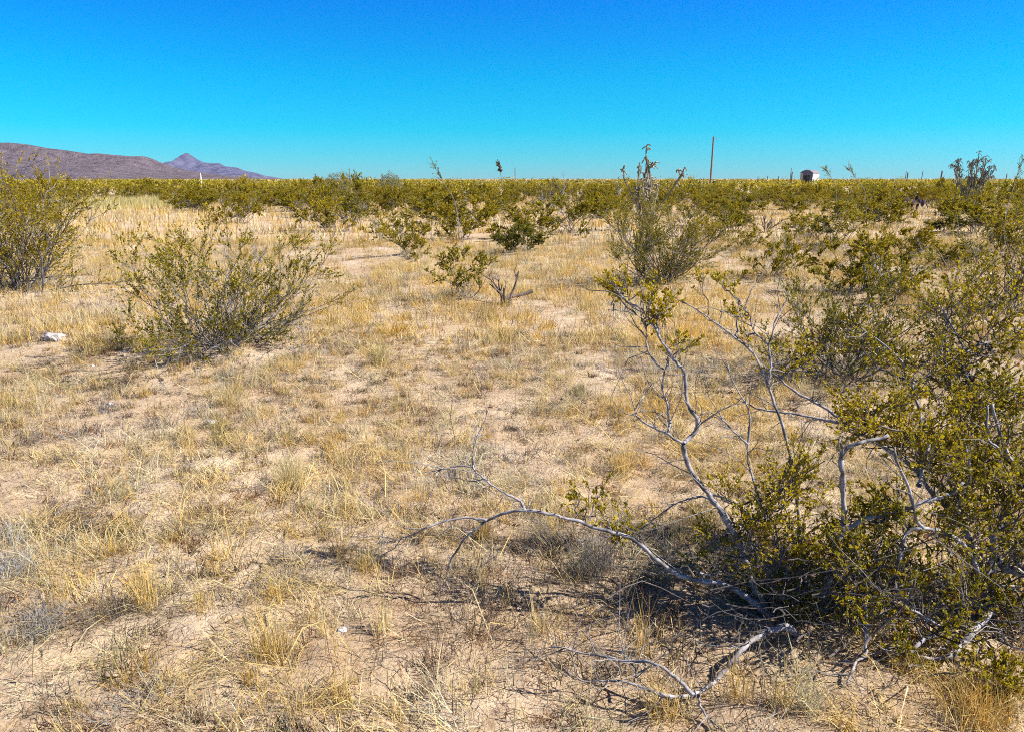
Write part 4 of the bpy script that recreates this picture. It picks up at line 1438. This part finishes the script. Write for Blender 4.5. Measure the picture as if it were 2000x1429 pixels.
# pale rounded bushes on the horizon
for k, (px, top, hw, lab) in enumerate([(662, 337, 34, "pale grey-green rounded bush on the horizon beside the thin far pole"), (760, 338, 24, "smaller pale rounded bush on the horizon right of the thin far pole")]):
    Y = 62.
    b = at(np.array(px), np.array(352), np.array(Y))
    h = float(at(np.array(px), np.array(top), np.array(Y))[2])
    rr_ = hw * Y / FPX
    rg = np.random.default_rng(400 + k)
    t = thing("pale_bush", lab, "shrub", (float(b[0]), Y, float(ground(b[0], Y))), 0)
    gw, gl = Geo(), Geo()
    n = 16
    ph_ = rg.uniform(0, 6.283, n)
    tt_ = rg.uniform(.1, 1.0, n)
    S = grow(np.zeros((n, 3)), np.stack([np.sin(tt_) * np.cos(ph_), np.sin(tt_) * np.sin(ph_), np.cos(tt_)], 1), np.full(n, h * .8), 6, .1, .02, rg)
    tubes(gw, S, np.linspace(.03, .01, 6)[None], 4, bark_cols((n, 6), rg))
    m = 2600
    u_ = norm(rg.normal(0, 1, (m, 3)))
    rad_ = rg.random(m) ** .33 * (1 + .25 * np.sin(u_[:, 0] * 7 + k) * np.cos(u_[:, 2] * 6))
    p = u_ * rad_[:, None] * np.array([rr_, rr_ * .8, h * .42]) + [0, 0, h * .6]
    leaves(gl, p, rg.normal(0, 1, (m, 3)) + [0, 0, .6], rg.uniform(.05, .11, m), .3, np.array([[.34, .33, .17]]) * rg.uniform(.6, 1.2, (m, 1)), rg)
    obj("trunk", gw.mesh("pale_wood"), M_BARK, t)
    obj("crown", gl.mesh("pale_leaves"), M_LEAF, t)

# ------------------------------------------------------------------ poles, posts, shed
def box(g, x0, x1, y0, y1, z0, z1, col):
    v = [(x0, y0, z0), (x1, y0, z0), (x1, y1, z0), (x0, y1, z0), (x0, y0, z1), (x1, y0, z1), (x1, y1, z1), (x0, y1, z1)]
    q = [(0, 3, 2, 1), (4, 5, 6, 7), (0, 1, 5, 4), (1, 2, 6, 5), (2, 3, 7, 6), (3, 0, 4, 7)]
    g.add(v, None, q, np.array(col))


def pole(name, label, px, top, Y, r0, r1, col, lean=0.0, arm=False, group=None, insul=False):
    b = at(np.array(px), np.array(350.), np.array(Y))
    h = float(at(np.array(px), np.array(top), np.array(Y))[2])
    t = thing(name, label, "pole" if "pole" in name else "post", (float(b[0]), Y, -.1), 0, group)
    rg = np.random.default_rng(int(px))
    n = 14
    z = np.linspace(0, h + .1, n)
    P = np.stack([lean * z / h + rg.normal(0, .006, n), rg.normal(0, .006, n), z], 1)
    g = Geo()
    tubes(g, P[None], np.linspace(r0, r1, n)[None], 12, np.array(col) * rg.uniform(.85, 1.12, (1, n, 1)))
    obj("shaft", g.mesh("shaft"), M_WOODPOST, t)
    if arm:
        g = Geo()
        box(g, -.9, .9, -.06 - r1, .06 - r1, h - .5, h - .36, (.22, .17, .14))
        obj("cross_arm", g.mesh("cross_arm"), M_WOODPOST, t)
    if insul:
        g = Geo()
        tubes(g, np.array([[[0, 0, h - .28], [.35, 0, h - .22], [.62, 0, h - .24]]]), np.array([[.035, .03, .03]]), 6, np.array([.35, .33, .32]))
        obj("bracket", g.mesh("bracket"), M_WOODPOST, t)
        g = Geo()
        tubes(g, np.array([[[.62, 0, h - .30], [.62, 0, h - .22], [.62, 0, h - .14], [.62, 0, h - .06]]]), np.array([[.07, .10, .08, .04]]), 10, np.array([.5, .5, .52]))
        obj("insulator", g.mesh("insulator"), M_WOODPOST, t)
        g = Geo()
        tubes(g, np.array([[[0, 0, h + .08], [0, 0, h + .14]]]), np.array([[r1 * 1.1, r1 * .7]]), 10, np.array([.3, .28, .28]))
        obj("cap", g.mesh("cap"), M_WOODPOST, t)


pole("utility_pole", "tall bare wooden pole without wires standing above the plain", 1388, 267.5, 122., .165, .125, (.36, .25, .22), .04, False, None, True)
pole("utility_pole", "thin distant pole with small cross arm beside the pale rounded bush", 683, 329, 420., .22, .18, (.24, .2, .18), 0, True)
pole("utility_pole", "thin distant plain pole near the spiky seed stalk", 1006, 328, 420., .24, .2, (.24, .2, .18))
POSTS = [(1543.5, 329, 150, .07, "taller thin post of the pair left of the white shed"), (1546, 336, 150, .13, "shorter thicker post of the pair left of the white shed"),
         (1768, 335, 150, .07, "thin post, first of the row right of the shed"), (1771.5, 337.5, 150, .13, "stout post close beside the first thin one in the row"),
         (1799, 334.5, 150, .08, "slanting thin post midway along the row"), (1836.5, 334, 150, .16, "thickest leaning post, last before the bushy cactus"),
         (1965, 340, 150, .10, "short thick post right of the bushy cactus"), (1520, 345, 150, .10, "tiny post stub left of the shed"), (1499, 344, 150, .09, "small post stub between the tall pole and the shed"),
         (1480, 345, 150, .08, "small post stub nearest the tall pole")]
for (px, top, Y, rad_, lab) in POSTS:
    pole("fence_post", lab, px, top, float(Y), rad_, rad_ * .85, (.26, .21, .19), .18 if "leaning" in lab or "slanting" in lab else .03, group="posts on the horizon")
pole("white_post", "short weathered white post below the pointed peak", 392, 338.5, 88., .10, .09, (.78, .75, .66))

# the shed: white metal, barn roof, open front
Y = 130.
b = at(np.array(1581.), np.array(350.), np.array(Y))
t = thing("metal_shed", "small white metal shed with an open dark doorway on the horizon", "shed", (float(b[0]), Y, 0), 0)
t.rotation_euler = (0, 0, R(47))
W_, L_, E_, K_, P_ = 2.15, 2.75, 2.60, 2.96, 3.10      # half sizes follow below
hw_, hl_ = W_ / 2, L_ / 2
white, cream, roofc, dark = (.80, .79, .78), (.66, .62, .50), (.26, .235, .25), (.20, .18, .25)  # dark: shade of the left-facing front, painted into its panels and gable
th_w = .05
# local axes: gable (open front) faces -X, long side faces -Y
g = Geo()
box(g, -hl_, hl_, -hw_, -hw_ + th_w, 0, E_, white)
s_wall = obj("wall", g.mesh("long_wall"), M_SHED, t)
for i in range(9):
    g = Geo()
    xx = -hl_ + .2 + i * (L_ - .4) / 8
    box(g, xx - .02, xx + .02, -hw_ - .02, -hw_ - .001, .05, E_ - .02, white)
    obj("rib", g.mesh("rib"), M_SHED, s_wall)
g = Geo()
box(g, -hl_, hl_, hw_ - th_w, hw_, 0, E_, white)
obj("wall", g.mesh("back_long_wall"), M_SHED, t)
g = Geo()
box(g, hl_ - th_w, hl_ + .002, -hw_ + th_w, hw_ - th_w, 0, E_, white)
obj("wall", g.mesh("end_wall"), M_SHED, t)
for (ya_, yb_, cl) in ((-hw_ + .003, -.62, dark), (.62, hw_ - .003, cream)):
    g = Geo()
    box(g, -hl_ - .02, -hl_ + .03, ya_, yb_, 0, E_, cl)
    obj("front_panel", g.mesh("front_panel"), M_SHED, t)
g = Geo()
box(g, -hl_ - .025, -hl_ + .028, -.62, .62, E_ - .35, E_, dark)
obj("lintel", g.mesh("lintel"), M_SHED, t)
prof_ = [(-hw_ - .08, E_ - .02), (-hw_ * .55, K_), (0, P_), (hw_ * .55, K_), (hw_ + .08, E_ - .02)]
for sx, nm in ((-hl_ + .0, "gable"), (hl_ - .03, "gable")):
    g = Geo()
    v = [(sx, a, c) for a, c in prof_] + [(sx + .03, a, c) for a, c in prof_]
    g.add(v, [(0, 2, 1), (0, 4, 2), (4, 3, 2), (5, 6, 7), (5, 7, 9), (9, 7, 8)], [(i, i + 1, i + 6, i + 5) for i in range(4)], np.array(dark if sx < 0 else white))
    obj(nm, g.mesh(nm), M_SHED, t)
for i in range(4):
    (a0, c0), (a1, c1) = prof_[i], prof_[i + 1]
    g = Geo()
    up_ = .045
    v = [(x_, a_, c_ + u_) for u_ in (.006, up_) for (x_, a_, c_) in ((-hl_ - .12, a0, c0), (hl_ + .12, a0, c0), (hl_ + .12, a1, c1), (-hl_ - .12, a1, c1))]
    g.add(v, None, [(0, 3, 2, 1), (4, 5, 6, 7), (0, 1, 5, 4), (1, 2, 6, 5), (2, 3, 7, 6), (3, 0, 4, 7)], np.array(roofc))
    obj("roof", g.mesh("roof_sheet"), M_SHED, t)
g = Geo()
box(g, -hl_ + .04, hl_ - .06, -hw_ + .06, hw_ - .06, .0, .06, (.2, .17, .15))
obj("floor_board", g.mesh("floor_board"), M_SHED, t)


# ------------------------------------------------------------------ the air: faint blue distance haze
def haze_box():
    me = bpy.data.meshes.new("haze")
    x0, x1, y0, y1, z0, z1 = -12000, 12000, -300, 13000, -6, 520
    v = [(x0, y0, z0), (x1, y0, z0), (x1, y1, z0), (x0, y1, z0), (x0, y0, z1), (x1, y0, z1), (x1, y1, z1), (x0, y1, z1)]
    me.from_pydata(v, [], [(0, 3, 2, 1), (4, 5, 6, 7), (0, 1, 5, 4), (1, 2, 6, 5), (2, 3, 7, 6), (3, 0, 4, 7)])
    m, N, L, out = new_mat("haze")
    p = N.new("ShaderNodeVolumePrincipled")
    p.inputs["Color"].default_value = (.40, .55, 1.0, 1)
    p.inputs["Density"].default_value = HAZE
    p.inputs["Anisotropy"].default_value = 0.2
    L.new(p.outputs[0], out.inputs["Volume"])
    obj("haze", me, m, kind="stuff", label="faint blue haze in the far air", cat="haze")


HAZE = 1.0e-5
haze_box()
